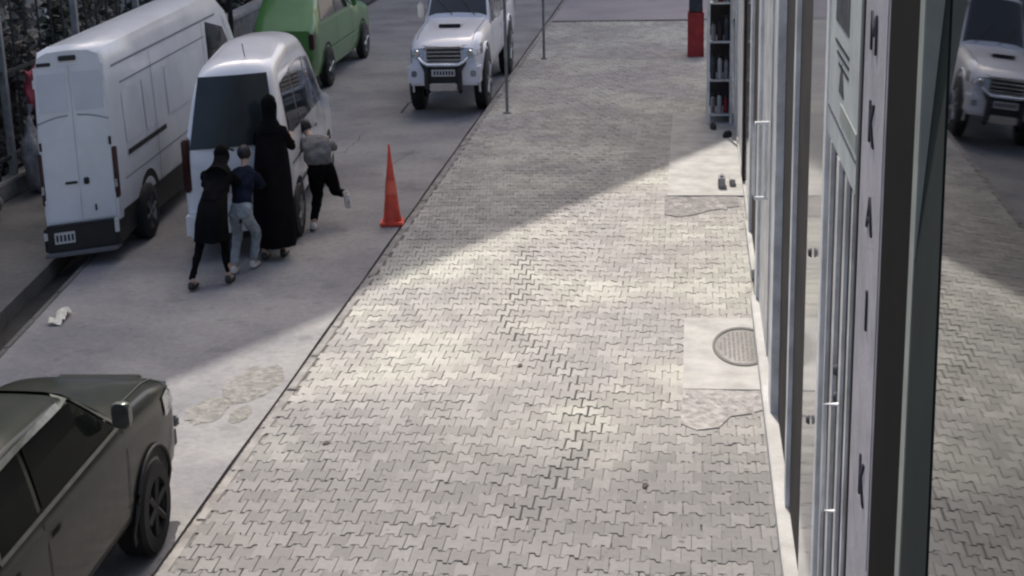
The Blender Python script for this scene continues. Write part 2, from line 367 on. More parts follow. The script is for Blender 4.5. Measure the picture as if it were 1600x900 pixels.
# concrete aprons in front of the shop doors
def apron(x0, x1, y0, y1, z=.014):
    return struct('concrete_apron', MB().box(x0, x1, y0, y1, -.1, z, .004), M['pad'])
apron(-.34, .72, 21.45, 27.8, .02)
ap = apron(-.07, .72, 13.74, 15.9)
# oval inspection cover
cv = empty('manhole_cover', (.50, 14.97, .014), 0, 'round grey iron manhole cover set in the pale concrete apron by the shop wall', 'manhole cover')
MB().lathe([(0, 0), (.006, 0), (.006, .245), (.002, .25), (0, .255)], (0, 0, 0), 'z', 40, 2.1).build('lid', M['lid'], cv, 40)
MB().lathe([(0, .262), (.009, .262), (.009, .29), (0, .292)], (0, 0, 0), 'z', 40, 2.05).build('frame', mat('iron_ring', (.10, .095, .09), .7, .2, .3, 20), cv, 40)
bl = MB()
for a in range(-5, 6):
    for b in range(-9, 10):
        if (a / 5.6) ** 2 + (b / 9.6) ** 2 < .86: bl.box(a * .042 - .012, a * .042 + .012, b * .052 - .016, b * .052 + .016, .006, .010)
bl.build('tread_pattern', M['lid'], cv)['kind'] = 'stuff'
# mortar-and-rubble repairs beside the aprons
def rubble(x0, x1, y0, y1, n, dark, seed, s=1):
    rr = random.Random(seed)
    ol = [(x0 + (x1 - x0) * a, y0 + (y1 - y0) * b) for a, b in ((0, .12), (.18, -.02), (.42, .10), (.6, .30), (.8, .42), (1, .55), (1, 1), (.66, 1.0), (.33, .98), (0, 1))]
    ol = [(a + rr.uniform(-.02, .02), b + rr.uniform(-.05, .05)) for a, b in ol]
    base = struct('rubble_patch', MB().prism(ol, 'z', -.1, .010), M['stone'] if not dark else mat('dark_mortar', (.27, .255, .245), .9, 0, .5, 8, .6))
    for _ in range(n):
        bm = bmesh.new(); bmesh.ops.create_icosphere(bm, subdivisions=1, radius=1)
        a = rr.uniform(.03, .062) * s; b = rr.uniform(.07, .14) * s; h = rr.uniform(.012, .035)
        cx = rr.uniform(x0 + a, x1 - a); lo_ = y0 + (y1 - y0) * max(.05, (cx - x0) / (x1 - x0) * .55 - .05); cy = rr.uniform(lo_ + b * .4, y1 - b); t = rr.uniform(0, 3)
        for q in bm.verts:
            q.co *= rr.uniform(.75, 1.15); x = q.co.x * a; y = q.co.y * b
            q.co = Vector((cx + x * math.cos(t * .2) - y * math.sin(t * .2), cy + y, q.co.z * h))
        me = bpy.data.meshes.new('stone'); bm.to_mesh(me); bm.free(); me.materials.append(M['stone'])
        o = bpy.data.objects.new('stone', me); col.objects.link(o); o.parent = base
    return base
rubble(-.07, .66, 12.75, 13.74, 34, False, 3)
rubble(-.36, .62, 20.25, 21.45, 22, True, 5, 1.25)
# long dark crack in the road, patches
ck = MB(); pts = [(-5.30, 28.6), (-5.34, 29.6), (-5.22, 30.3), (-5.28, 31.2), (-5.18, 32.0), (-5.2, 33.5)]
for (a, b), (c, e) in zip(pts, pts[1:]): ck.add([(a - .02, b, RZ + .003), (a + .02, b, RZ + .003), (c + .02, e, RZ + .003), (c - .02, e, RZ + .003)], [(0, 1, 2, 3)])
o = ck.build('crack', M['seam'], road)
for k, (x, y) in enumerate([(-5.6, 25.0), (-4.6, 23.6)]):
    rr = random.Random(40 + k); cp = [(x, y)]
    for q in range(9): cp.append((cp[-1][0] + rr.uniform(-.05, .07), cp[-1][1] + rr.uniform(.08, .3)))
    ck = MB()
    for (a, b), (c, e) in zip(cp, cp[1:]): ck.add([(a - .006, b, RZ + .003), (a + .006, b, RZ + .003), (c + .006, e, RZ + .003), (c - .006, e, RZ + .003)], [(0, 1, 2, 3)])
    ck.build('crack', M['rubber'], road)
# expansion joint across the far pavement
MB().box(-3.6, 3, 41.2, 41.42, -.05, .003).build('joint', M['rubber'], bpy.data.objects['far_sidewalk'])
# raised worn spots on the road
for (x, y_, sx, sy) in [(-4.15, 14.0, .26, .55), (-4.38, 13.3, .18, .35), (-4.05, 13.2, .10, .22)]:
    bm = bmesh.new(); bmesh.ops.create_icosphere(bm, subdivisions=3, radius=1)
    for q in bm.verts: q.co = Vector((x + q.co.x * sx * rnd.uniform(.8, 1.15), y_ + q.co.y * sy * rnd.uniform(.8, 1.15), RZ + q.co.z * .012))
    me = bpy.data.meshes.new('road_patch'); bm.to_mesh(me); bm.free(); me.materials.append(mat('crumbling_asphalt', (.265, .255, .235), .95, 0, .5, 16, .9, 25))
    o = bpy.data.objects.new('road_patch', me); col.objects.link(o); o.parent = road

# unseen block added at the head of the street to throw the shadow across the road
tb = empty('shadow_block', (0, 0, 0), 0, 'tall unseen block added to cast the shadow across the street', 'building')
hh = 50; sh = hh / math.tan(SUN_EL) / math.hypot(SUN_DX, SUN_DY)
def up(px, py): return (px - SUN_DX * sh, py - SUN_DY * sh)
a1 = up(-17, -9.9); a2 = up(.75, 25.6); a3 = up(.75 + 5, 35.6)
MB().prism([a1, a2, a3, (a3[0] + 4, a3[1] + 14), (a1[0] - 2, a1[1] + 30)], 'z', -.2, hh).build('wall', M['wallg'], tb)
# grey building on the left, behind the fence
lb = empty('left_building', (0, 0, 0), 0, 'long low grey green rendered building behind the fence on the left', 'building')
MB().box(-20, -14, 14, 38, -.2, 5.5).build('wall', M['wallg'], lb)
for k in range(5):
    f = MB().box(-14.0, -13.94, 16 + k * 4.4, 18 + k * 4.4, 1.1, 2.9, .01).build('window', M['aluw'], lb)
    MB().box(-13.95, -13.93, 16.1 + k * 4.4, 17.9 + k * 4.4, 1.2, 2.8).build('pane', M['glass'], f)

# ================================================================ SHOP FRONT (right)
X = .70
shop = empty('shop_front', (X, 0, 0), 0, 'long aluminium and glass shop front running along the right of the pavement', 'building')
def seg(name, m, y0, y1, z0=.12, z1=6.2, d0=0, th=.06, parent=shop, bev=.004):
    # d0: how far it stands out towards the pavement
    return MB().box(-d0, th, y0, y1, z0, z1, bev).build(name, M[m], parent)
MB().box(.062, .25, 4.44, 30, -.2, 6.2).build('wall', M['interior'], shop)
MB().box(.25, 5, 2.5, 30, -.2, 6.2).build('wall', M['interior'], shop)
MB().box(.0, 5, 3.0, 30, 6.2, 6.9).build('fascia', M['wallw'], shop)
MB().box(.12, .4, -3, 2.5, -.2, 6.9).build('wall', M['wallg'], shop)
# base: white rendered plinth with a step
MB().box(-.035, .10, 17.3, 19.6, -.2, .14, .01).build('plinth', M['wallw'], shop)
MB().box(-.075, .10, 9.0, 16.35, -.2, .13, .01).build('plinth', M['wallw'], shop)
MB().box(-.0, .10, 19.6, 30, -.2, .10, .01).build('plinth', M['wallw'], shop)
MB().box(-.02, .10, 16.35, 17.3, -.2, .04, .01).build('door_sill', M['brown'], shop)
# frames and panels, far to near
seg('frame', 'aluw', 26.0, 26.4, d0=.02)
seg('panel', 'alu', 22.4, 25.9, d0=-.01); seg('frame', 'brown', 21.9, 22.35, d0=.01)
seg('panel', 'shopglass', 19.4, 21.85, d0=-.02); seg('frame', 'aluw', 19.0, 19.4, d0=.015)
seg('door_leaf', 'brown', 17.4, 18.95, d0=-.02, z0=.04); seg('frame', 'alu', 17.15, 17.38, d0=.0, z0=.04); seg('door_leaf', 'brown', 16.62, 17.12, d0=-.01, z0=.04)
seg('frame', 'aluw', 16.18, 16.6, d0=.03)
seg('panel', 'alu', 14.35, 16.15, d0=0); seg('pane', 'poster', 13.3, 14.3, d0=-.012)
seg('frame', 'aluw', 12.85, 13.25, d0=.03)
seg('door_leaf', 'brown', 11.15, 12.75, d0=-.03, z0=.13); seg('frame', 'aluw', 10.92, 11.08, d0=.01)
seg('door_leaf', 'brown', 9.75, 10.88, d0=-.02, z0=.13)
seg('pane', 'shopglass', 8.48, 9.70, d0=-.008, z0=-.1)
seg('frame', 'aluw', 8.33, 8.46, d0=.012, z0=-.1)
# glazed part with narrow glazing bars and blinds under the poster
seg('pane', 'shopglass', 6.78, 8.30, d0=-.012, z0=-.1)
for k, (a, b, mm, dd) in enumerate([(8.02, 8.08, 'alu', .006), (7.78, 7.86, 'brown', .0), (7.58, 7.70, 'alu', .006), (7.36, 7.42, 'brown', .0), (7.20, 7.30, 'alu', .004), (7.02, 7.08, 'ink', .0), (6.88, 6.95, 'alu', .004)]):
    seg('glazing_bar', mm, a, b, d0=dd, z1=3.41, z0=-.1, th=.02, bev=0)
seg('rail', 'seam', 6.70, 6.76, d0=.004, z0=-.1)
seg('panel', 'lilac', 5.86, 6.68, d0=.0, z0=-.1)
seg('pillar', 'black', 5.04, 5.82, d0=.004, z0=-.1)
seg('trim_strip', 'strip', 4.90, 5.01, d0=.014, z0=-.1)
seg('pillar', 'black', 4.60, 4.88, d0=-.055, z0=-.1)
# poster: sheet, picture, rules and an emblem
ps = tag(MB().box(X - .006, X + .01, 6.80, 8.28, 3.42, 4.75).build('poster', M['poster']), 'pale grey green poster on the shop glass with a dark picture and ruled lines', 'poster')
def onp(name, m, poly, dep=.009): return MB().prism([(a, b) for a, b in poly], 'x', X - dep, X - .005).build(name, M[m], ps)
def rect(a, b, c, e): return [(a, c), (b, c), (b, e), (a, e)]
onp('picture', 'pic', rect(7.28, 7.96, 4.03, 4.36))
for k in range(3): onp('printed_line', 'ink', rect(7.25, 7.95 - .1 * k, 3.93 - k * .045, 3.945 - k * .045))
onp('printed_line', 'pic', rect(6.82, 8.25, 3.555, 3.568)); onp('printed_line', 'strip', rect(6.82, 7.6, 3.60, 3.68))
onp('emblem', 'pic', [(7.45, 3.72), (7.7, 3.72), (7.66, 3.80), (7.58, 3.87), (7.50, 3.80)])
# lettering down the lilac sheet, one character under another
def glyph(ch, yc, zc, wy, hz):
    cu = bpy.data.curves.new('letter', 'FONT'); cu.body = ch; cu.size = 1; cu.extrude = .004; cu.align_x = 'CENTER'; cu.align_y = 'CENTER'
    tmp = bpy.data.objects.new('letter_tmp', cu); col.objects.link(tmp)
    dg = bpy.context.evaluated_depsgraph_get(); me = bpy.data.meshes.new_from_object(tmp.evaluated_get(dg)); bpy.data.objects.remove(tmp)
    for q in me.vertices:
        a, b, c = q.co; q.co = (X - .008 + c, yc - a * wy, zc + b * hz)
    me.materials.append(M['ink']); o = bpy.data.objects.new('letter', me); col.objects.link(o); o.parent = lt; return o
lt = tag(MB().box(X - .004, X - .001, 5.90, 6.62, 2.1, 4.5).build('sign', M['lilac']), 'narrow lilac shop sign with black letters one below another', 'sign')
for ch, y_, z, hz in (('M', 6.30, 4.17, .22), ('K', 6.27, 3.82, .24), ('A', 6.22, 3.47, .20), ('I', 6.2, 3.08, .24), ('K', 6.14, 2.38, .25)): glyph(ch, y_, z, .30, hz)
# door handles
def handle(xo, y0, y1, z0, z1, rad, mname, label):
    h = empty('door_handle', (X, 0, 0), 0, label, 'door handle')
    b = MB(); b.tube([(-.02, (y0 + y1) / 2, z0), (-xo, (y0 + y1) / 2, z0), (-xo, (y0 + y1) / 2, z1), (-.02, (y0 + y1) / 2, z1)], rad, 8)
    return b
hd = MB(); hd.tube([(.0, 14.75, 1.55), (-.12, 14.75, 1.55), (-.13, 14.75, 1.6), (-.13, 14.75, 2.2), (-.12, 14.75, 2.26), (0, 14.75, 2.26)], .017, 10)
hd.tube([(-.02, 14.75, 1.55), (-.02, 14.75, 2.26)], .015, 10)
hd.build('door_handle', M['aluw'], shop, 50)
hd = MB(); hd.tube([(.0, 7.25, 1.75), (-.06, 7.25, 1.75), (-.065, 7.25, 2.3), (0, 7.25, 2.3)], .010, 8); hd.build('door_handle', M['aluw'], shop, 50)
for (y_, z) in [(9.2, 2.52), (9.0, 1.55), (7.4, 2.42), (7.35, 2.3)]:
    MB().lathe([(0, 0), (-.02, .0), (-.02, .02), (0, .03)], (-.0, y_, z), 'x', 14).build('lock', M['pic'], shop, 40)
# tilted mirror-glass casement nearest the camera
mw = empty('window_sash', (.70, 4.0, 3.75), 0, 'dark mirrored glass casement tilted forward at the right edge reflecting the street', 'window')
TT = math.tan(R(3.8)); NX, NZ = -math.cos(R(3.8)), math.sin(R(3.8))
def sash(name, m, ya, yb, off, th):
    # splayed piece lying in the tilted plane; (y at the foot, y at the head) of its two upright edges
    z0, z1 = -1.15, 1.0; vs = []
    for o_ in (off, off - th):
        for (ys, ws) in ((ya, 0), (yb, 1)):
            for z, t in ((z0, 0), (z1, 1)):
                vs.append((z * TT + NX * o_, ys[0] + (ys[1] - ys[0]) * t - 4.0, z + NZ * o_))
    return MB().add(vs, [(0, 1, 3, 2), (4, 6, 7, 5), (0, 4, 5, 1), (2, 3, 7, 6), (0, 2, 6, 4), (1, 5, 7, 3)]).build(name, M[m], mw)
def edge_y(xt, z):      # the upright edges splay by this much per metre of height
    return xt + .48 * z
sash('stile', 'dgreen', (edge_y(4.95, -1.15), edge_y(4.95, 1.0)), (edge_y(4.47, -1.15) , edge_y(4.47, 1.0)), .004, .03)
sash('pane', 'mirror', (edge_y(4.47, -1.15) , edge_y(4.47, 1.0)), (2.2, 2.9), 0, .012)
rr = random.Random(77)
for k, (x, y, lab) in enumerate([(-.35, 11.55, 'dark flat scrap lying on the pavers near the lower right of the pavement'), (-1.62, 14.35, 'small dark scrap beside the open joint in the pavers'), (-3.05, 12.3, 'brown leaf scrap near the kerb on the sunlit pavers')]):
    sc_ = MB(); pts_ = [(.032 * math.cos(a) * rr.uniform(.5, 1.1), .06 * math.sin(a) * rr.uniform(.5, 1.1)) for a in [q * math.pi / 4 for q in range(8)]]
    sc_.prism(pts_, 'z', 0, .006); o = sc_.build('scrap', M['bark']); o.location = (x, y, .004); tag(o, lab, 'litter')
# things standing beside the shop, far end
rk = empty('display_rack', (.45, 27.2, 0), 0, 'white framed display rack full of goods standing by the shop wall', 'rack')
for (a, b) in ((-.19, -.4), (-.19, .5), (.19, -.4), (.19, .5)): MB().box(a - .022, a + .022, b - .03, b + .03, 0, 3.0, .004).build('post', M['aluw'], rk)
for z in (.14, .72, 1.36, 2.0, 2.6): MB().box(-.17, .17, -.38, .48, z, z + .03, .004).build('shelf', M['alu'], rk)
MB().box(-.17, .17, .46, .48, .1, 2.9).build('back_panel', M['brown'], rk)
rr = random.Random(4)
cols_ = ['sack', 'brown', 'wallw', 'pic', 'redcloth', 'alu', 'kerb']
looks = {'sack': 'grey', 'brown': 'dark brown', 'wallw': 'white', 'pic': 'charcoal', 'redcloth': 'dark red', 'alu': 'silver', 'kerb': 'beige'}
lev = {0: 'bottom', 1: 'second lowest', 2: 'middle', 3: 'upper'}
for li, z in enumerate((.17, .75, 1.39, 2.03)):
    for k, pos in enumerate(('left', 'centre', 'right')):
        cn = cols_[(li * 3 + k * 2) % 7]; h = rr.uniform(.3, .46); ww = rr.uniform(.038, .05)
        xk = .45 + (-.11 + .11 * k)
        bt = empty('jar', (xk, 26.98, z), 0, f'{looks[cn]} jar on the {lev[li]} shelf of the white rack, {pos} of its row', 'jar', 'jars on the display rack')
        MB().lathe([(0, 0), (0, ww * .9), (.02, ww), (h * .7, ww), (h * .82, ww * .55)], (0, 0, 0), 'z', 12, 1.6).build('jar_body', M[cn], bt, 40)
        MB().lathe([(h * .82, ww * .6), (h * .95, ww * .6), (h * .95, 0)], (0, 0, 0), 'z', 12, 1.6).build('lid', M['plastic'], bt, 40)
def crate(loc, sx, sy, h, m, label, cat='crate', name='crate'):
    c_ = empty(name, loc, 0, label, cat); t = .015
    for a in (-1, 1): MB().box(a * sx - t, a * sx + t, -sy, sy, 0, h, .004).build('side_panel', M[m], c_)
    for a in (-1, 1): MB().box(-sx + t + .001, sx - t - .001, a * sy - t, a * sy + t, 0, h, .004).build('end_panel', M[m], c_)
    MB().box(-sx + t, sx - t, -sy + t, sy - t, .02, .05).build('bottom', M[m], c_)
    MB().box(-sx * 1.06, sx * 1.06, -sy - t - .012, -sy - t + .002, h * .8, h * .9).build('rim', M[m], c_)
    return c_
crate((.06, 35.0, 0), .16, .3, .95, 'redbox', 'tall red plastic crate standing on the far pavement by the shops')
crate((.06, 35.0, .96), .13, .24, .42, 'pic', 'dark grey crate stacked on top of the tall red crate')
# kerbside thin posts
def post(x, y_, label):
    p_ = empty('street_post', (x, y_, 0), 0, label, 'post', 'thin steel posts at the kerb')
    MB().tube([(0, 0, 0), (0, 0, 2.6)], .028, 10).build('pole', M['steel'], p_, 50)
    MB().lathe([(0, 0), (0, .075), (.02, .075), (.03, .03)], (0, 0, 0), 'z', 14).build('base_plate', M['steel'], p_, 40)
    MB().lathe([(2.6, .03), (2.63, .026), (2.64, 0)], (0, 0, 0), 'z', 12).build('cap', M['steel'], p_, 40)
post(-3.27, 27.98, 'thin grey steel post at the kerb beside the front wheel of the white pickup')
post(-3.21, 34.63, 'thin grey steel post farther up the kerb behind the white pickup')
# bits on the first apron and litter by the gutter
bx = MB().box(.36, .46, 21.85, 22.15, .02, .17, .01).box(.385, .435, 21.9, 22.05, .17, .2, .005).build('stone_block', M['sack']); tag(bx, 'small dark broken block lying on the far concrete apron', 'block')
bx = MB().box(.52, .60, 22.0, 22.25, .02, .12, .012).build('stone_block', M['pad']); tag(bx, 'small pale block beside the shop wall on the far apron', 'block')
def shoe(x, y_, rz, label):
    s = MB(); s.lathe([(0, 0), (0, .045), (.05, .05), (.10, .03), (.10, 0)], (0, 0, 0), 'z', 12, 2.4)
    o = s.build('shoe', M['dshoe'], None, 40); o.location = (x, y_, .02); o.rotation_euler = (0, 0, rz); tag(o, label, 'shoe')
shoe(.34, 26.3, .2, 'dark shoe left on the apron at the foot of the white rack'); shoe(.56, 25.6, -.6, 'dark shoe nearest the shop wall in front of the rack')
lt_ = MB(); rr = random.Random(9)
g_ = [[(a * .035 - .07 + rr.uniform(-.01, .01), b * .09 - .2, rr.uniform(.01, .09)) for b in range(6)] for a in range(5)]
lt_.add([q for row in g_ for q in row], [(a * 6 + b, a * 6 + b + 1, (a + 1) * 6 + b + 1, (a + 1) * 6 + b) for a in range(4) for b in range(5)])
o = lt_.build('crumpled_bag', M['litter'], None, 60); o.location = (-6.82, 15.95, RZ); o.rotation_euler = (0, 0, .12); tag(o, 'crumpled white plastic bag lying beside the dark gutter', 'litter')

# ================================================================ LEFT SIDE: fence, shrubs, clutter
fc = empty('railing_fence', (-9.75, 20, 0), 0, 'dark metal railing fence on a low concrete base at the left edge', 'fence')
MB().box(-.12, .12, -4, 10.5, 0, .26, .02).build('base_wall', M['kerb'], fc)
for z in (.5, 1.7, 2.9): MB().box(-.02, .02, -4, 10.5, z, z + .05).build('rail', M['fence'], fc)
pm_ = None
for k in range(30):
    if k % 6 == 0: MB().box(-.05, .05, -4 + k * .48 - .05, -4 + k * .48 + .05, .26, 3.3, .008).build('post', M['lfence'], fc)
    else:
        if pm_ is None: pm_ = MB().tube([(0, 0, .26), (0, 0, 3.1)], .018, 6).build('bar', M['fence'], fc); q = pm_
        else: q = pm_.copy(); col.objects.link(q); q.parent = fc
        q.location = (0, -4 + k * .48, 0)
def shrub(x, y_, w_, dpt, h, n, label, m='leaf', seed=1, name='shrub', cat='shrub', group='shrubs behind the railing', z0=.0):
    rr = random.Random(seed); e = empty(name, (x, y_, z0), 0, label, cat, group)
    st = MB(); tips = []
    for k in range(16):
        p0 = Vector((rr.uniform(-.08, .08), rr.uniform(-.15, .15), 0)); p = p0; pts = [p0[:]]
        aim = Vector((rr.uniform(-w_, w_) * .9, rr.uniform(-dpt, dpt) * .9, h * rr.uniform(.6, 1.0)))
        for s in range(1, 6):
            q = p0.lerp(aim, s / 5) + Vector((rr.gauss(0, .05), rr.gauss(0, .08), 0)); pts.append(q[:]); tips.append(q)
        st.tube(pts, [.022, .018, .014, .01, .007, .004], 5)
    st.build('stem', M['bark'], e)
    fo = MB()
    for k in range(n):
        c = rr.choice(tips) + Vector((rr.gauss(0, w_ * .16), rr.gauss(0, dpt * .16), rr.gauss(0, h * .07)))
        s = rr.uniform(.05, .12); a = Vector((rr.gauss(0, 1), rr.gauss(0, 1), rr.gauss(0, .6))).normalized(); b = a.cross(Vector((rr.gauss(0, 1), rr.gauss(0, 1), rr.gauss(0, 1)))).normalized()
        a *= s; b *= s * .55
        fo.add([c - a, c + b, c + a, c - b], [(0, 1, 2, 3)])
    fo.build('foliage', M[m], e); return e
shrub(-10.2, 19.6, .45, .8, 2.6, 1500, 'dry brown shrub behind the railing, nearest the left edge', 'leaf2', 11)
shrub(-10.3, 21.2, .45, .8, 3.1, 1700, 'dark green shrub behind the railing beside the red cloth', 'leaf', 12)
shrub(-10.3, 22.9, .5, .9, 3.0, 1700, 'dry grey brown shrub behind the red cloth and the van', 'leaf2', 13)
shrub(-10.5, 24.8, .6, 1.0, 3.2, 1700, 'dark leafy shrub above the rear roof of the van', 'leaf', 14)
shrub(-10.6, 27.2, .6, 1.1, 3.1, 1600, 'mixed brown shrub beyond the van roof by the railing end', 'leaf2', 15)
shrub(-11.6, 31.5, .8, 1.4, 2.0, 1500, 'low green shrub behind the far concrete wall', 'leaf', 16, group='shrubs behind the far wall')
shrub(-11.0, 37.0, .8, 1.4, 2.0, 1500, 'dull green shrub behind the far end of the low wall', 'leaf', 17, group='shrubs behind the far wall')
# bundles piled at the foot of the fence
def sackobj(x, y_, z, sx, sy, sz, m, label, seed, name='sack', cat='sack'):
    rr = random.Random(seed); e = empty(name, (x, y_, z), rr.uniform(-.3, .3), label, cat)
    bm = bmesh.new(); bmesh.ops.create_icosphere(bm, subdivisions=3, radius=1)
    ph = [rr.uniform(0, 6) for _ in range(6)]
    for q in bm.verts:
        c = q.co; k = 1 + .12 * math.sin(c.x * 5 + ph[0]) * math.sin(c.z * 6 + ph[1]) + .09 * math.sin(c.y * 8 + ph[2] + c.z * 4)
        zz = c.z * sz * k; q.co = Vector((c.x * sx * k, c.y * sy * k, sz + max(zz, -sz)))
        if c.z > .8: q.co.x *= .6; q.co.y *= .6; q.co.z += sz * .15
    me = bpy.data.meshes.new('bag_body'); bm.to_mesh(me); bm.free(); me.materials.append(M[m]); me.polygons.foreach_set('use_smooth', [True] * len(me.polygons))
    o = bpy.data.objects.new('bag_body', me); col.objects.link(o); o.parent = e
    MB().tube([(0, 0, sz * 2.0), (.0, .01, sz * 2.2), (.02, .03, sz * 2.45)], [sx * .3, sx * .12, sx * .35], 9).build('tied_neck', M[m], e, 60)
    return e
sackobj(-9.42, 21.75, 0, .15, .3, .52, 'sack', 'grey bulging sack at the foot of the fence nearest the van', 2)
sackobj(-9.40, 20.0, 0, .15, .28, .25, 'sack', 'small pale sack nearest the left edge at the fence foot', 3)
sackobj(-9.42, 22.5, 0, .15, .3, .42, 'clgrey', 'dark grey sack half hidden behind the van', 4)
rc = MB()
for a in range(9):
    for b in range(9):
        rc.v.append((-9.52 + .03 * math.sin(b * 1.3 + a * .3), 21.95 + a * .07, 1.74 - b * .075 - .04 * math.sin(a * .8)))
rc.f = [(a * 9 + b, a * 9 + b + 1, (a + 1) * 9 + b + 1, (a + 1) * 9 + b) for a in range(8) for b in range(8)]
o = rc.build('hanging_cloth', M['redcloth'], None, 70); so = o.modifiers.new('thick', 'SOLIDIFY'); so.thickness = .012
tag(o, 'dark red cloth hanging over the railing beside the van', 'cloth')
# low concrete wall and trees beyond the van
lw = empty('low_wall', (-9.95, 30, 0), R(2), 'low pale concrete garden wall with a coping beyond the van', 'wall')
MB().box(-.14, .14, 1.2, 12, -.2, .95, .01).build('wall_body', M['kerb'], lw); MB().box(-.18, .18, 1.15, 12.05, .95, 1.05, .015).build('coping', M['pad'], lw)
def tree(x, y_, h, rad, label, seed):
    rr = random.Random(seed); e = empty('tree', (x, y_, 0), 0, label, 'tree', 'bare trunks by the low wall')
    t = MB(); pts = [(0, 0, -.1)] + [(rr.uniform(-.05, .05), rr.uniform(-.08, .08), h * k / 6) for k in range(1, 7)]
    t.tube(pts, [rad * (1 - .09 * k) for k in range(7)], 10)
    tips = []
    for k in range(9):
        b0 = Vector(pts[3 + k % 4]); aim = b0 + Vector((rr.uniform(-1, 1), rr.uniform(-1.2, 1.2), rr.uniform(.6, 1.6)))
        ps_ = [b0.lerp(aim, s / 4) + Vector((rr.gauss(0, .05), rr.gauss(0, .05), 0)) for s in range(5)]
        ps_[0] = b0; t.tube([q[:] for q in ps_], [rad * .45, rad * .35, rad * .25, rad * .16, rad * .08], 6); tips += ps_[2:]
    t.build('trunk', M['bark'], e, 60)
    fo = MB()
    for k in range(2200):
        c = rr.choice(tips) + Vector((rr.gauss(0, .3), rr.gauss(0, .35), rr.gauss(0, .28))); s = rr.uniform(.04, .09)
        a = Vector((rr.gauss(0, 1), rr.gauss(0, 1), rr.gauss(0, .6))).normalized(); b = a.cross(Vector((rr.gauss(0, 1), rr.gauss(0, 1), rr.gauss(0, 1)))).normalized() * s * .55; a *= s
        fo.add([c - a, c + b, c + a, c - b], [(0, 1, 2, 3)])
    fo.build('crown', M['leaf'], e)
tree(-9.55, 32.6, 3.6, .07, 'slim dark tree in front of the low wall just beyond the van', 21)
tree(-9.45, 37.6, 3.6, .08, 'slim dark tree at the low wall behind the white minivan', 22)
tree(-10.5, 30.3, 3.8, .10, 'tree beside the near end of the low wall behind the van', 23)

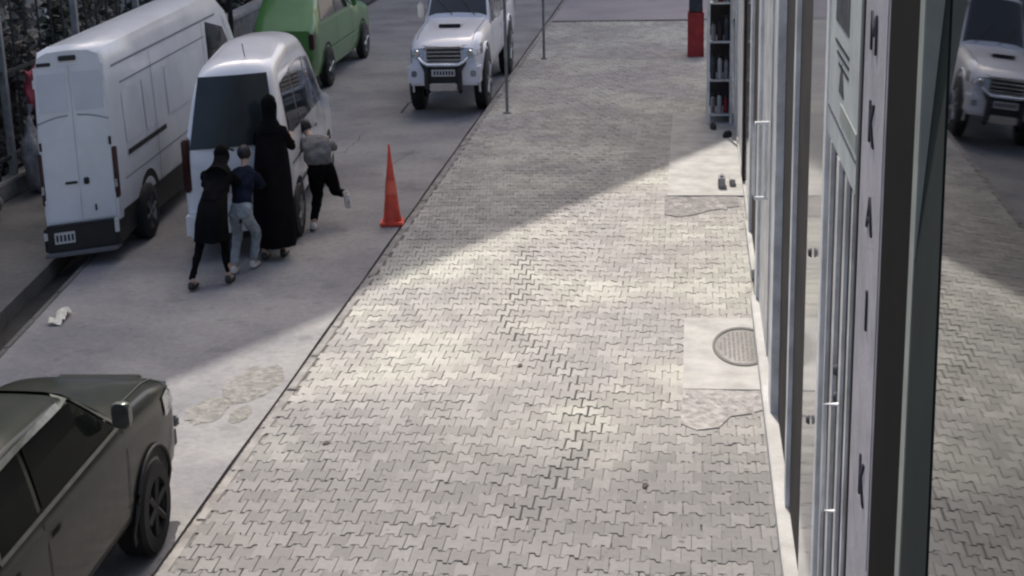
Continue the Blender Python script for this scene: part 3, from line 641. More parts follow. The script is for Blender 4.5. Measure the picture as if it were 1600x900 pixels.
# ================================================================ VEHICLES
def interp(st, y):
    ys = [s[0] for s in st]
    if y <= ys[0]: return st[0][1]
    if y >= ys[-1]: return st[-1][1]
    for k in range(len(st) - 1):
        if ys[k] <= y <= ys[k + 1]:
            t = (y - ys[k]) / (ys[k + 1] - ys[k] + 1e-9)
            return [((1 - t) * a[0] + t * b[0], (1 - t) * a[1] + t * b[1]) for a, b in zip(st[k][1], st[k + 1][1])]
def soft(o, lv=2):
    q = o.modifiers.new('round', 'SUBSURF'); q.levels = lv; q.render_levels = lv; return o
class Shell:
    """body shell: stations (y, [(half width, z) ... bottom to top]) lofted, mirrored"""
    def __init__(s, st, skew=0): s.st = st; s.skew = skew
    def sk(s, p): return (p[0], p[1] + s.skew * p[0], p[2])
    def wide(s, y, z):
        sec = interp(s.st, y)
        for (a, b) in zip(sec, sec[1:]):
            if min(a[1], b[1]) <= z <= max(a[1], b[1]) and abs(b[1] - a[1]) > 1e-6:
                t = (z - a[1]) / (b[1] - a[1]); return a[0] + t * (b[0] - a[0])
        return sec[0][0] if z < sec[0][1] else sec[-1][0]
    def roofz(s, x, y):
        sec = interp(s.st, y)
        for (a, b) in zip(sec[::-1], sec[::-1][1:]):
            if b[0] >= abs(x) >= a[0] and b[0] - a[0] > 1e-6:
                t = (abs(x) - a[0]) / (b[0] - a[0]); return a[1] + t * (b[1] - a[1])
        return sec[-1][1]
    def mesh(s, mb, sub=4):
        ys = []
        for a, b in zip(s.st, s.st[1:]):
            n = max(1, min(sub, int((b[0] - a[0]) / .15)))
            ys += [a[0] + (b[0] - a[0]) * k / n for k in range(n)]
        ys.append(s.st[-1][0]); rings = []
        for y in ys:
            sec = interp(s.st, y); ring = [(-x, y, z) for x, z in sec] + [(x, y, z) for x, z in sec[::-1] if x > 1e-6 or False]
            rings.append([s.sk(q) for q in ring])
        n = len(rings[0]); vs = [q for rg in rings for q in rg]
        fs = [(i * n + k, i * n + (k + 1) % n, (i + 1) * n + (k + 1) % n, (i + 1) * n + k) for i in range(len(rings) - 1) for k in range(n)]
        fs += [tuple(range(n)), tuple(range(len(vs) - n, len(vs)))]
        return mb.add(vs, fs)
    def side(s, mb, sgn, c4, off=.006, nu=8, nv=5, th=.0):
        """patch on the flank; c4 = (y,z) corners: rear-low, front-low, front-high, rear-high"""
        vs = []
        for i in range(nu + 1):
            for j_ in range(nv + 1):
                a, b = i / nu, j_ / nv
                y = (1 - b) * ((1 - a) * c4[0][0] + a * c4[1][0]) + b * ((1 - a) * c4[3][0] + a * c4[2][0])
                z = (1 - b) * ((1 - a) * c4[0][1] + a * c4[1][1]) + b * ((1 - a) * c4[3][1] + a * c4[2][1])
                vs.append(s.sk((sgn * (s.wide(y, z) + off), y, z)))
        return mb.add(vs, [(i * (nv + 1) + j_, (i + 1) * (nv + 1) + j_, (i + 1) * (nv + 1) + j_ + 1, i * (nv + 1) + j_ + 1) for i in range(nu) for j_ in range(nv)])
    def strip(s, mb, sgn, pts, wd=.012, off=.005, vert=False):
        for (a, b) in zip(pts, pts[1:]):
            dy, dz = b[0] - a[0], b[1] - a[1]; L = math.hypot(dy, dz) + 1e-9; ny, nz = -dz / L * wd / 2, dy / L * wd / 2
            s.side(mb, sgn, [(a[0] - ny, a[1] - nz), (b[0] - ny, b[1] - nz), (b[0] + ny, b[1] + nz), (a[0] + ny, a[1] + nz)], off, max(2, int(L / .15)), 1)
        return mb
    def top(s, mb, c4, off=.006, nu=8, nv=8):
        """patch laid on bonnet or roof; c4 = (x,y) corners"""
        vs = []
        for i in range(nu + 1):
            for j_ in range(nv + 1):
                a, b = i / nu, j_ / nv
                x = (1 - b) * ((1 - a) * c4[0][0] + a * c4[1][0]) + b * ((1 - a) * c4[3][0] + a * c4[2][0])
                y = (1 - b) * ((1 - a) * c4[0][1] + a * c4[1][1]) + b * ((1 - a) * c4[3][1] + a * c4[2][1])
                vs.append(s.sk((x, y, s.roofz(x, y) + off)))
        return mb.add(vs, [(i * (nv + 1) + j_, (i + 1) * (nv + 1) + j_, (i + 1) * (nv + 1) + j_ + 1, i * (nv + 1) + j_ + 1) for i in range(nu) for j_ in range(nv)])
def wheel(root, x, y, rad, wd, sgn, rimm='rim', zs=1.0):
    w_ = MB(); pr = [(-wd / 2, rad * .62), (-wd / 2, rad * .92), (-wd * .38, rad), (wd * .38, rad), (wd / 2, rad * .92), (wd / 2, rad * .62)]
    w_.lathe([(h, q) for h, q in pr], (x, y, rad), 'x', 28); hub = MB(); hub.lathe([(sgn * wd * .1, 0), (sgn * wd * .1, rad * .6), (sgn * wd * .42, rad * .63)], (x, y, rad), 'x', 24)
    o = w_.build('wheel', M['tyre'], root, 40)
    hub.build('rim', M['plastic'], o, 40)
    sp = MB()
    for k in range(6):
        a = k * math.pi / 3 + .3; sp.tube([(x + sgn * wd * .36, y, rad), (x + sgn * wd * .4, y + math.cos(a) * rad * .6, rad + math.sin(a) * rad * .6)], rad * .09, 6)
    sp.lathe([(sgn * wd * .44, 0), (sgn * wd * .44, rad * .14), (sgn * wd * .3, rad * .2)], (x, y, rad), 'x', 14)
    sp.lathe([(sgn * wd * .3, rad * .6), (sgn * wd * .46, rad * .62), (sgn * wd * .46, rad * .66), (sgn * wd * .3, rad * .68)], (x, y, rad), 'x', 24)
    sp.build('spokes', M[rimm], o, 40)
    return o
def arch(root, sh, sgn, y, rc, rad, mname='seam', off=.004, ring=None):
    a_ = MB(); vs = [sh.sk((sgn * (sh.wide(y, rc) + off), y, rc))]; n = 22
    for k in range(n + 1):
        a = math.pi * (-.12 + 1.24 * k / n); yy_ = y + rad * math.cos(a); zz = rc + rad * math.sin(a)
        vs.append(sh.sk((sgn * (sh.wide(yy_, zz) + off), yy_, zz)))
    a_.add(vs, [(0, k, k + 1) for k in range(1, n + 1)]); a_.build('wheel_arch', M[mname], root)
    if ring:
        f_ = MB(); pts = []
        for k in range(n + 1):
            a = math.pi * (-.08 + 1.16 * k / n); yy_ = y + rad * 1.02 * math.cos(a); zz = rc + rad * 1.02 * math.sin(a)
            pts.append(sh.sk((sgn * (sh.wide(yy_, zz) + .01), yy_, zz)))
        f_.tube(pts, rad * (.035 if ring == 'plastic' else .03), 6); f_.build('arch_trim', M[ring], root, 60)

# ---------------- white panel van (tail to the camera)
def build_van():
    W = .40; L = 6.3
    root = empty('cargo_van', (-7.36, 18.25, RZ), R(3.0), 'tall white panel van parked tail first along the left kerb', 'van')
    def sec(w_, zt, zs=.36, k=1.0):
        return [(w_ * .93, zs), (w_ * .985, zs + .18), (w_, .95), (w_ * .99, 1.35), (w_ * .95, 1.9 * k), (w_ * .90, zt - .26), (w_ * .80, zt - .07), (w_ * .55, zt - .015), (0, zt)]
    st = [(0, sec(W * .97, 2.62)), (.06, sec(W, 2.68)), (3.6, sec(W, 2.72)), (4.35, sec(W, 2.66)),
          (4.9, [(W * .93, .36), (W * .985, .54), (W, .95), (W * .98, 1.3), (W * .93, 1.72), (W * .87, 2.1), (W * .76, 2.3), (W * .5, 2.36), (0, 2.4)]),
          (5.45, [(W * .93, .36), (W * .98, .54), (W, .9), (W * .97, 1.2), (W * .9, 1.38), (W * .82, 1.52), (W * .7, 1.62), (W * .4, 1.68), (0, 1.7)]),
          (6.1, [(W * .88, .38), (W * .94, .5), (W * .93, .8), (W * .88, .98), (W * .8, 1.08), (W * .7, 1.14), (W * .6, 1.18), (W * .3, 1.21), (0, 1.22)]),
          (6.3, [(W * .72, .42), (W * .78, .5), (W * .78, .7), (W * .72, .8), (W * .66, .86), (W * .6, .9), (W * .5, .92), (W * .3, .93), (0, .94)])]
    st = [(a * 1.34, c) for a, c in st]; sh = Shell(st, .58); b = sh.mesh(MB()).build('body', M['vanwhite'], root, 38)
    # rear doors stand 12 mm proud of the tail
    def rear(mb, x0, x1, z0, z1, y0=-.014, y1=.01, bev=.004):
        x0 *= W / .455; x1 *= W / .455; o0 = len(mb.v); mb.box(x0, x1, y0, y1, z0, z1, bev)
        mb.v[o0:] = [sh.sk(q) for q in mb.v[o0:]]; return mb
    for sgn in (-1, 1):
        x0, x1 = (-.405, -.006) if sgn < 0 else (.006, .405)
        dr = rear(MB(), x0, x1, .56, 2.44).build('rear_door', M['vanwhite'], root, 40)
        a_ = MB(); zt = [1.76, 1.80, 1.83, 1.84]
        for k in range(3):
            xa, xb = x0 + (x1 - x0) * (.1 + .8 * k / 3), x0 + (x1 - x0) * (.1 + .8 * (k + 1) / 3)
            za, zb = (zt[k], zt[k + 1]) if sgn < 0 else (zt[3 - k], zt[2 - k]); a_.add([sh.sk(q) for q in ((xa, -.018, za), (xb, -.018, zb), (xb, -.018, zb + .02), (xa, -.018, za + .02))], [(0, 1, 2, 3)])
        a_.build('panel_crease', mat('crease_grey', (.28, .30, .34), .5), dr)
        rear(MB(), x0 + .03, x1 - .03, 1.9, 2.36, -.02, -.012, .003).build('window_blank', mat('blank_grey', (.62, .66, .70), .35, 0, .1, 2), dr)
        for z in (.75, 1.45, 2.2): rear(MB(), (x1 if sgn > 0 else x0) - .012, (x1 if sgn > 0 else x0) + .012, z, z + .1, -.03, .0, .003).build('hinge', M['plastic'] if z == 1.45 else M['vanwhite'], dr)
    rear(MB(), .06, .12, 1.00, 1.08, -.045, -.012, .008).build('door_handle', M['plastic'], root)
    rear(MB(), -.16, -.02, 1.02, 1.05, -.035, -.012, .004).build('door_handle', M['plastic'], root)
    rear(MB(), .16, .18, .66, .74, -.03, -.012, .004).build('lock', M['plastic'], root)
    for sgn in (-1, 1):
        x0, x1 = (.412, .452) if sgn > 0 else (-.452, -.412)
        tl = rear(MB(), x0, x1, .78, 1.42, -.018, .08, .01).build('tail_light', M['red'], root)
        rear(MB(), x0 + .004, x1 - .004, .92, 1.02, -.022, -.012, .003).build('reversing_light', M['lamp'], tl)
    rear(MB(), -.1, .1, 2.50, 2.56, -.03, .0, .008).build('brake_light', M['plastic'], root)
    rear(MB(), -.36, -.2, 2.45, 2.49, -.02, .0, .004).build('gutter_rail', M['plastic'], root)
    bp = rear(MB(), -.45, .45, .20, .54, -.12, .25, .03).build('bumper', M['plastic'], root, 40)
    rear(MB(), -.43, .43, .17, .215, -.2, .02, .012).build('step', mat('step_grey', (.14, .145, .15), .6), bp)
    pl = rear(MB(), -.32, -.08, .32, .46, -.128, -.118, .002).build('number_plate', M['plate'], root)
    for k in range(5): rear(MB(), -.30 + k * .045, -.275 + k * .045, .35, .43, -.131, -.127, 0).build('character', M['ink'], pl)
    rear(MB(), -.44, -.40, .38, .47, -.13, -.1, .004).build('reflector', M['plate'], root); rear(MB(), .40, .45, .38, .56, -.13, -.1, .004).build('reflector', M['plate'], root)
    for sgn in (-1, 1):
        sh.side(MB(), sgn, [(.12, .24), (6.2, .24), (6.2, .60), (.12, .60)], .008, 20, 3).build('sill_cladding', M['plastic'], root)
        arch(root, sh, sgn, 1.3, .36, .50); arch(root, sh, sgn, 7.0, .36, .48)
        wheel(root, sgn * (W - .03), 1.3, .36, .20, sgn); wheel(root, sgn * (W - .03), 7.0, .36, .20, sgn)
        rb = MB(); sh.strip(rb, sgn, [(.5, 1.24), (2.3, 1.24)], .065, .010); rb.build('door_track', M['seam'], root)
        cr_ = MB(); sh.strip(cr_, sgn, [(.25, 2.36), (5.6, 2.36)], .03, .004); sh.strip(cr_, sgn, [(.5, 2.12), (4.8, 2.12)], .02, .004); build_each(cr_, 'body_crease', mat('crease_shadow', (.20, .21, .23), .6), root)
        lo = MB(); sh.strip(lo, sgn, [(.3, .95), (6.6, .98)], .02, .004); lo.build('rub_strip', mat('rub_grey', (.27, .29, .31), .6), root)
        # pressed panels along the flank
        for k, (a, c) in enumerate([(.5, 1.2), (1.4, 2.1), (2.5, 4.4)]):
            sh.side(MB(), sgn, [(a, 1.36), (c, 1.36), (c, 2.02), (a, 2.02)], .006, 6, 5).build('side_panel', mat('panel_paint', (.68, .71, .73), .35, 0, .12, 2), root)
        sm = MB(); sh.strip(sm, sgn, [(1.85, .62), (1.85, 2.34)], .012, .012); sh.strip(sm, sgn, [(4.7, .5), (4.7, 2.34)], .012, .006); sh.strip(sm, sgn, [(6.4, .62), (6.4, 1.3)], .012, .006); build_each(sm, 'door_seam', M['seam'], root)
        wn = sh.side(MB(), sgn, [(4.9, 1.38), (7.0, 1.28), (6.0, 2.12), (4.95, 2.32)], .008, 8, 6).build('side_window', M['glass'], root)
        fr = MB(); sh.strip(fr, sgn, [(7.15, 1.25), (6.05, 2.3)], .05, .014); fr.build('window_pillar', M['vanwhite'], root)
        mr_ = empty_part = MB().box(sgn * (W + .10) - .06, sgn * (W + .10) + .06, 6.3, 6.45, 1.25, 1.78, .03); mi = mr_.build('wing_mirror', M['plastic'], root, 40)
        MB().tube([(sgn * W * .9, 6.42, 1.4), (sgn * (W + .08), 6.38, 1.4)], .025, 6).build('mirror_arm', M['plastic'], mi)
        hd_ = MB(); sh.side(hd_, sgn, [(4.78, 1.16), (4.95, 1.16), (4.95, 1.22), (4.78, 1.22)], .02, 2, 2); sh.side(hd_, sgn, [(4.42, 1.14), (4.56, 1.14), (4.56, 1.2), (4.42, 1.2)], .02, 2, 2); build_each(hd_, 'door_handle', M['plastic'], root)
    ws = sh.top(MB(), [(-.31, 6.1), (.31, 6.1), (.33, 7.25), (-.33, 7.25)], .008).build('windscreen', M['glass'], root, 60)
    MB().box(-.26, .26, 8.40, 8.46, .5, .85, .02).build('grille', M['plastic'], root)
    return root
build_van()

# ---------------- white minivan being pushed
def build_mini():
    W = .60; L = 4.7
    root = empty('minivan', (-5.56, 18.68, RZ), R(5.6), 'white minivan with dark rear window being pushed by four people', 'minivan')
    H = 2.12
    def S(w_, a, b, c, wt): return [(w_ * .92, .26), (w_ * .99, .45), (w_, .85), (w_ * .975, a), (w_ * (.975 + wt) / 2, (a + b) / 2), (w_ * wt, b), (w_ * (wt - .09), (b + c) / 2 + .01), (w_ * (wt - .32), c - .012), (0, c)]
    st = [(0, S(W * .95, 1.10, 1.12, 1.14, .95)), (.10, S(W * .985, 1.25, 1.3, 1.34, .93)), (.30, S(W, 1.26, 1.84, 1.95, .77)), (.55, S(W, 1.26, 1.91, 2.05, .76)), (1.6, S(W, 1.24, 1.96, H + .02, .74)), (2.6, S(W, 1.22, 1.92, H - .04, .74)),
          (3.15, S(W, 1.20, 1.74, 1.86, .75)), (3.75, S(W * .98, 1.16, 1.24, 1.30, .84)), (4.4, S(W * .92, .95, 1.04, 1.1, .82)), (4.7, S(W * .78, .66, .72, .76, .8))]
    TZ = lambda z: z if z < 1.0 else 1.0 + (z - 1.0) * 1.30
    st = [(a, [(x, TZ(z)) for x, z in c]) for a, c in st]
    sh = Shell(st, .34); soft(sh.mesh(MB()).build('body', M['miniwhite'], root, 180))
    g = MB(); zs = [(1.36, .075, .50), (1.72, .16, .455), (2.20, .29, .395)]; vs = []
    for z, y, hw in zs:
        for k in range(7): x = -hw + 2 * hw * k / 6; vs.append(sh.sk((x, y - .045 + .04 * (x / hw) ** 2, z)))
    g.add(vs, [(a * 7 + k, a * 7 + k + 1, (a + 1) * 7 + k + 1, (a + 1) * 7 + k) for a in range(2) for k in range(6)]); rw = g.build('rear_window', mat('tinted_glass', (.025, .033, .036), .22, 0, .2, 3, spec=.4), root, 60)
    wp = MB(); wp.tube([sh.sk((.0, .05, 1.31)), sh.sk((-.2, .07, 1.42))], .012, 6); wp.build('rear_wiper', M['plastic'], root)
    def rear(mb, x0, x1, z0, z1, y0, y1, bev=.01):
        o0 = len(mb.v); mb.box(x0, x1, y0, y1, z0, z1, bev); mb.v[o0:] = [sh.sk(q) for q in mb.v[o0:]]; return mb
    bp = rear(MB(), -.58, .58, .28, .62, -.10, .3, .05).build('bumper', M['miniwhite'], root, 40)
    rear(MB(), -.45, .45, .24, .33, -.11, .1, .02).build('bumper_insert', M['plastic'], bp)
    pl = rear(MB(), -.17, .17, .80, .90, -.02, .02, .003).build('number_plate', M['plate'], root)
    for k in range(6): rear(MB(), -.14 + k * .048, -.115 + k * .048, .82, .88, -.024, -.019, 0).build('character', M['ink'], pl)
    for sgn in (-1, 1):
        x0, x1 = (.50, .585) if sgn > 0 else (-.585, -.50)
        rear(MB(), x0, x1, .85, 1.5, .0, .22, .02).build('tail_light', M['red'], root, 40)
        sh.side(MB(), sgn, [(.48, 1.36), (1.25, 1.34), (1.25, 2.04), (.55, 2.0)], .007, 6, 5).build('side_window', M['glass'], root)
        sh.side(MB(), sgn, [(1.31, 1.34), (2.25, 1.32), (2.25, 2.07), (1.31, 2.06)], .007, 6, 5).build('side_window', M['glass'], root)
        sh.side(MB(), sgn, [(2.31, 1.32), (3.5, 1.29), (2.86, 1.98), (2.31, 2.06)], .007, 8, 5).build('side_window', M['glass'], root)
        sm = MB(); sh.strip(sm, sgn, [(1.28, .4), (1.28, 1.26)], .01); sh.strip(sm, sgn, [(2.28, .4), (2.28, 1.26)], .01); sh.strip(sm, sgn, [(3.25, .4), (3.4, 1.2)], .01); sh.strip(sm, sgn, [(.5, .98), (1.28, .98)], .02); build_each(sm, 'door_seam', M['seam'], root)
        mo = MB(); sh.strip(mo, sgn, [(.9, .62), (3.3, .62)], .05, .012); mo.build('side_moulding', M['plastic'], root)
        hh_ = MB(); sh.side(hh_, sgn, [(1.36, 1.06), (1.5, 1.06), (1.5, 1.11), (1.36, 1.11)], .02, 2, 2); sh.side(hh_, sgn, [(2.36, 1.05), (2.5, 1.05), (2.5, 1.1), (2.36, 1.1)], .02, 2, 2); build_each(hh_, 'door_handle', M['plastic'], root)
        arch(root, sh, sgn, .85, .33, .40); arch(root, sh, sgn, 3.72, .33, .40)
        wheel(root, sgn * (W - .035), .85, .33, .17, sgn); wheel(root, sgn * (W - .05), 3.72, .33, .17, sgn)
        MB().box(sgn * (W + .07) - .06, sgn * (W + .07) + .06, 3.1, 3.2, 1.2, 1.42, .03).build('wing_mirror', M['miniwhite'], root, 40)
    sh.top(MB(), [(-.42, 2.72), (.42, 2.72), (.5, 3.7), (-.5, 3.7)], .008).build('windscreen', M['glass'], root, 60)
    MB().tube([(.1, .62, 2.36), (.1, .5, 2.54)], .006, 5).build('antenna', M['plastic'], root)
    root.scale = (1, 1.14, 1); return root
build_mini()

# ---------------- pickup, used twice with its own dimensions and trim
def build_pickup(loc, rz, W, L, zsc, body, label, bullbar, skew=0, nose=1.0, z_add=0, mud=False):
    root = empty('pickup_truck', loc, rz, label, 'pickup')
    hw = W / 2; Z = lambda z: z * zsc; GL = M['glass'] if bullbar else M['truckglass']
    CK = 1.0 if bullbar else .62; TT_ = lambda z: Z(1.05 + (z - 1.05) * CK)
    y_ws0, y_ws1, y_cabr = 1.28 * nose, .55 * nose, -1.15   # windscreen foot, top; cab rear
    f = L / 2
    SL = 0 if bullbar else .17
    def S(w_, sill, sh_, belt, top, tw): return [(w_ * .93, Z(sill - SL)), (w_ * .99, Z(sill + .15 - SL)), (w_, Z(sh_)), (w_ * .985, Z(belt - .06)), (w_ * .95, Z(belt)), (w_ * tw, Z((belt + top) / 2 + .01)), (w_ * tw * .8, Z(top - .008)), (w_ * tw * .4, Z(top)), (0, Z(top + .004))]
    st = [(-f, S(hw * .97, .52, .8, 1.02, 1.03, .94)), (-f + .05, S(hw, .5, .8, 1.04, 1.05, .94)), (y_cabr, S(hw, .48, .8, 1.04, 1.05, .94)), (y_ws0, S(hw, .46, .8, 1.02, 1.13, .9)),
          (f - .55, S(hw * .99, .46, .78, .98, 1.07, .88)), (f - .2, S(hw * .95, .46, .76, .93, 1.0, .86)), (f - .03, S(hw * .86, .5, .72, .84, .88, .85))]
    sh = Shell(st, skew); b = sh.mesh(MB()).build('body', M[body], root, 40 if bullbar else 180)
    if not bullbar: soft(b)
    # cab
    def C(w_, top, tw, bw=.95): return [(w_ * bw, Z(1.02)), (w_ * bw, Z(1.05)), (w_ * (bw + tw) / 2, TT_((1.05 + top) / 2)), (w_ * tw, TT_(top - .09)), (w_ * (tw - .08), TT_(top - .03)), (w_ * (tw - .3), TT_(top)), (0, TT_(top + .012))]
    cs = Shell([(y_cabr, C(hw, 1.62, .82)), (y_cabr + .18, C(hw, 1.76, .80)), (-.3, C(hw, 1.80, .79)), (y_ws1, C(hw, 1.75, .79)), (y_ws0 - .05, C(hw, 1.13, .92))], skew)
    cb = cs.mesh(MB()).build('cab', M[body], root, 40 if bullbar else 180)
    if not bullbar: soft(cb)
    cs.top(MB(), [(-hw * .70, y_ws1 + .04), (hw * .70, y_ws1 + .04), (hw * .84, y_ws0 - .10), (-hw * .84, y_ws0 - .10)], .01).build('windscreen', GL, cb, 60)
    wp = MB()
    for a in (-.5, .15): wp.tube([(hw * a, y_ws0 - .06, cs.roofz(hw * a, y_ws0 - .06) + .02), (hw * (a + .45), y_ws0 - .3, cs.roofz(hw * (a + .45), y_ws0 - .3) + .03)], .009, 5)
    wp.build('wiper', M['plastic'], cb)
    for sgn in (-1, 1):
        cs.side(MB(), sgn, [(y_cabr + .2, Z(1.09)), (-.38, Z(1.09)), (-.38, TT_(1.68)), (y_cabr + .32, TT_(1.66))], .008, 6, 5).build('side_window', GL, cb)
        cs.side(MB(), sgn, [(-.30, Z(1.09)), (y_ws0 - .22, Z(1.09)), (y_ws1 - .02, TT_(1.66)), (-.30, TT_(1.68))], .008, 8, 5).build('side_window', GL, cb)
        tr = MB(); cs.strip(tr, sgn, [(y_cabr + .16, Z(1.07)), (y_ws0 - .14, Z(1.07)), (y_ws1 + .03, TT_(1.69)), (-.3, TT_(1.71)), (y_cabr + .28, TT_(1.69)), (y_cabr + .16, Z(1.07))], .03, .012); tr.build('window_trim', M['plastic'] if body != 'green' else M['mirrorcap'], cb)
        sm = MB(); sh.strip(sm, sgn, [(-.34, Z(.5)), (-.34, Z(1.02))], .012); sh.strip(sm, sgn, [(y_ws0 - .12, Z(.5)), (y_ws0 - .08, Z(1.02))], .012); sh.strip(sm, sgn, [(y_cabr + .1, Z(.56)), (y_cabr + .1, Z(1.02))], .012); build_each(sm, 'door_seam', M['seam'], root)
        for yh in (-.22, y_cabr + .26):
            q = MB(); sh.side(q, sgn, [(yh, Z(.89)), (yh + .16, Z(.89)), (yh + .16, Z(.93)), (yh, Z(.93))], .025, 3, 2); q.build('door_handle', M['chrome'] if body == 'white' else M['green'], root)
        ar = L * .285; fr_ = f - .92
        for yw in (-ar, fr_):
            arch(root, sh, sgn, yw, Z(.42 if bullbar else .33), Z(.47 if bullbar else .39), ring='plastic' if mud else body); wheel(root, sgn * (hw - (.075 if bullbar else .10)), yw, Z(.40 if bullbar else .315), .22 * W / 1.3, sgn, 'rim' if bullbar else 'plastic')
        q = MB()
        if not bullbar:
            bm9 = bmesh.new(); bmesh.ops.create_icosphere(bm9, subdivisions=3, radius=1)
            for v9 in bm9.verts: v9.co = Vector((sgn * (hw + .06) + max(-.7, min(.7, v9.co.x)) * .085, y_ws0 - .32 + max(-.4, min(1, v9.co.y)) * .07, Z(1.2) + max(-.8, min(.8, v9.co.z)) * .11))
            bm9.verts.index_update(); q.add([v9.co[:] for v9 in bm9.verts], [[a9.index for a9 in f9.verts] for f9 in bm9.faces]); bm9.free()
        else: q.box(sgn * (hw + .07) - .06, sgn * (hw + .07) + .06, y_ws0 - .38, y_ws0 - .26, Z(1.1), Z(1.32), .03)
        mi = q.build('wing_mirror', M['chrome'] if body == 'white' else M['mirrorcap'], root, 40)
        MB().box(sgn * hw * .84, sgn * (hw * .84) + .001 * sgn + .05 * sgn, y_ws0 - .36, y_ws0 - .30, Z(1.12), Z(1.18), .01).build('mirror_arm', M['plastic'], mi)
        # headlight wraps the corner
        hl = MB(); yk = [f - .50, f - .30, f - .12, f - .03]; vs = []
        for y in yk:
            for z in (.80, .87, .935): vs.append(sh.sk((sgn * (sh.wide(y, Z(z)) + .01), y, Z(z) + (.0))))
        for x in (.80, .55):
            for z in (.78, .84, .90): vs.append(sh.sk((sgn * hw * x, f + .005 - .05 * (z - .78) / .12 * .6, Z(z))))
        hl.add(vs, [(a * 3 + k, (a + 1) * 3 + k, (a + 1) * 3 + k + 1, a * 3 + k + 1) for a in range(5) for k in range(2)]); ho = hl.build('headlight', M['lamp'], root, 30)
        MB().lathe([(.0, .0), (.0, .05), (-.02, .06)], (0, 0, 0), 'z', 14).build('lamp_bulb', M['chrome'], ho, 40).matrix_basis = Matrix.Translation((sgn * hw * .72, f + .012, Z(.84))) @ Matrix.Rotation(R(-90), 4, 'X')
        fg = MB(); fg.box(sgn * hw * .80 - .05, sgn * hw * .80 + .05, f + .03, f + .085, Z(.54), Z(.62), .015); fg.build('fog_lamp', M['lamp'], root, 40)
        bm_ = MB(); bm_.box(min(sgn * hw * .42, sgn * hw * (.98 if bullbar else .9)), max(sgn * hw * .42, sgn * hw * (.98 if bullbar else .9)), f - .35, f + (.06 if bullbar else -.03), Z(.42), Z(.70 if bullbar else .62), .05); bm_.build('bumper_corner', M[body] if bullbar else M['plastic'], root, 40)
        rl = MB(); rl.box(sgn * hw - .06 * (sgn > 0), sgn * hw + .06 * (sgn < 0), -f - .02, -f + .06, Z(.7), Z(1.0), .01); rl.build('tail_light', M['red'], root)
    # front
    gr = MB().box(-hw * .46, hw * .46, f - .05, f + .005, Z(.73), Z(.90), .012).build('grille', M['plastic'], root)
    for k in range(3): MB().box(-hw * .47, hw * .47, f - .02, f + .02, Z(.745 + .052 * k), Z(.765 + .052 * k), .006).build('grille_bar', M['chrome'] if body == 'white' else M['green'], gr)
    MB().box(-hw * .50, hw * .50, f - .06, f + .03, Z(.90), Z(.935), .012).build('grille_surround', M['chrome'] if body == 'white' else M['green'], root)
    MB().box(-hw * .52, hw * .52, f - .3, f + .02, Z(.44), Z(.70), .02).build('bumper_centre', M['plastic'], root)
    pl = MB().box(-.20 * W / 1.25, .20 * W / 1.25, f + .10, f + .115, Z(.55), Z(.64), .003).build('number_plate', M['plate'], root)
    for k in range(7):
        MB().box((-.17 + k * .05) * W / 1.25, (-.14 + k * .05) * W / 1.25, f + .116, f + .119, Z(.57), Z(.62)).build('character', M['ink'], pl)
    if bullbar:
        bb = MB()
        for sgn in (-1, 1): bb.tube([(sgn * hw * .44, f + .03, Z(.34)), (sgn * hw * .44, f + .16, Z(.40)), (sgn * hw * .44, f + .16, Z(.62)), (sgn * hw * .58, f + .10, Z(.74))], .045, 8)
        bar = build_each(bb, 'bull_bar', M['plastic'], root)[0]
        MB().tube([(-hw * .66, f + .06, Z(.78)), (-hw * .55, f + .13, Z(.735)), (-hw * .42, f + .16, Z(.70)), (hw * .42, f + .16, Z(.70)), (hw * .55, f + .13, Z(.735)), (hw * .66, f + .06, Z(.78))], .032, 8).build('chrome_hoop', M['chrome'], bar, 60)
        MB().box(-hw * .36, hw * .36, f + .02, f + .13, Z(.36), Z(.46), .02).build('skid_plate', M['chrome'], bar, 40)
        q = MB(); sc_x = .15 * W; sh.top(q, [(-sc_x, f - 1.15), (sc_x, f - 1.15), (sc_x, f - .95), (-sc_x, f - .95)], .06); sh.top(q, [(-sc_x * 1.2, f - 1.3), (sc_x * 1.2, f - 1.3), (sc_x, f - 1.15), (-sc_x, f - 1.15)], .05, 4, 4); q.build('bonnet_scoop', M[body], root, 30)
        MB().box(-sc_x, sc_x, f - .96, f - .92, sh.roofz(0, f - .95) + .0, sh.roofz(0, f - .95) + .065, .008).build('scoop_opening', M['seam'], root)
    # bonnet shut lines
    sm = MB()
    for sgn in (-1, 1): sh.top(sm, [(sgn * hw * .80, y_ws0 + .02), (sgn * hw * .815, y_ws0 + .02), (sgn * hw * .76, f - .25), (sgn * hw * .745, f - .25)], .005, 2, 12)
    build_each(sm, 'bonnet_seam', M['seam'], root)
    # load bed: dark well between the side walls
    MB().box(-hw * .82, hw * .82, -f + .1, y_cabr - .05, Z(1.02), Z(1.056)).build('load_bed', M['plastic'], root)
    MB().box(-hw * .9, hw * .9, -f - .03, -f + .01, Z(.62), Z(1.03), .01).build('tailgate', M[body], root)
    MB().box(-hw * .92, hw * .92, -f - .16, -f - .03, Z(.42), Z(.58), .02).build('rear_bumper', M['chrome'] if body == 'white' else M['plastic'], root)
    return root
wpk = build_pickup((-4.46, 31.5, RZ), R(180.8), 1.33, 6.6, 1.36, 'white', 'white pickup truck with bull bar facing the camera at the kerb', True, skew=0)
dpk = build_pickup((-4.47, 8.70, RZ), R(2.0), 1.32, 5.2, 1.12, 'green', 'dark green pickup truck cut off by the lower left corner', False, mud=True)
MB().tube([(-.45, .30, 1.58), (-.38, .48, 1.70), (-.30, .7, 1.80)], .008, 5).build('antenna', M['plastic'], dpk)

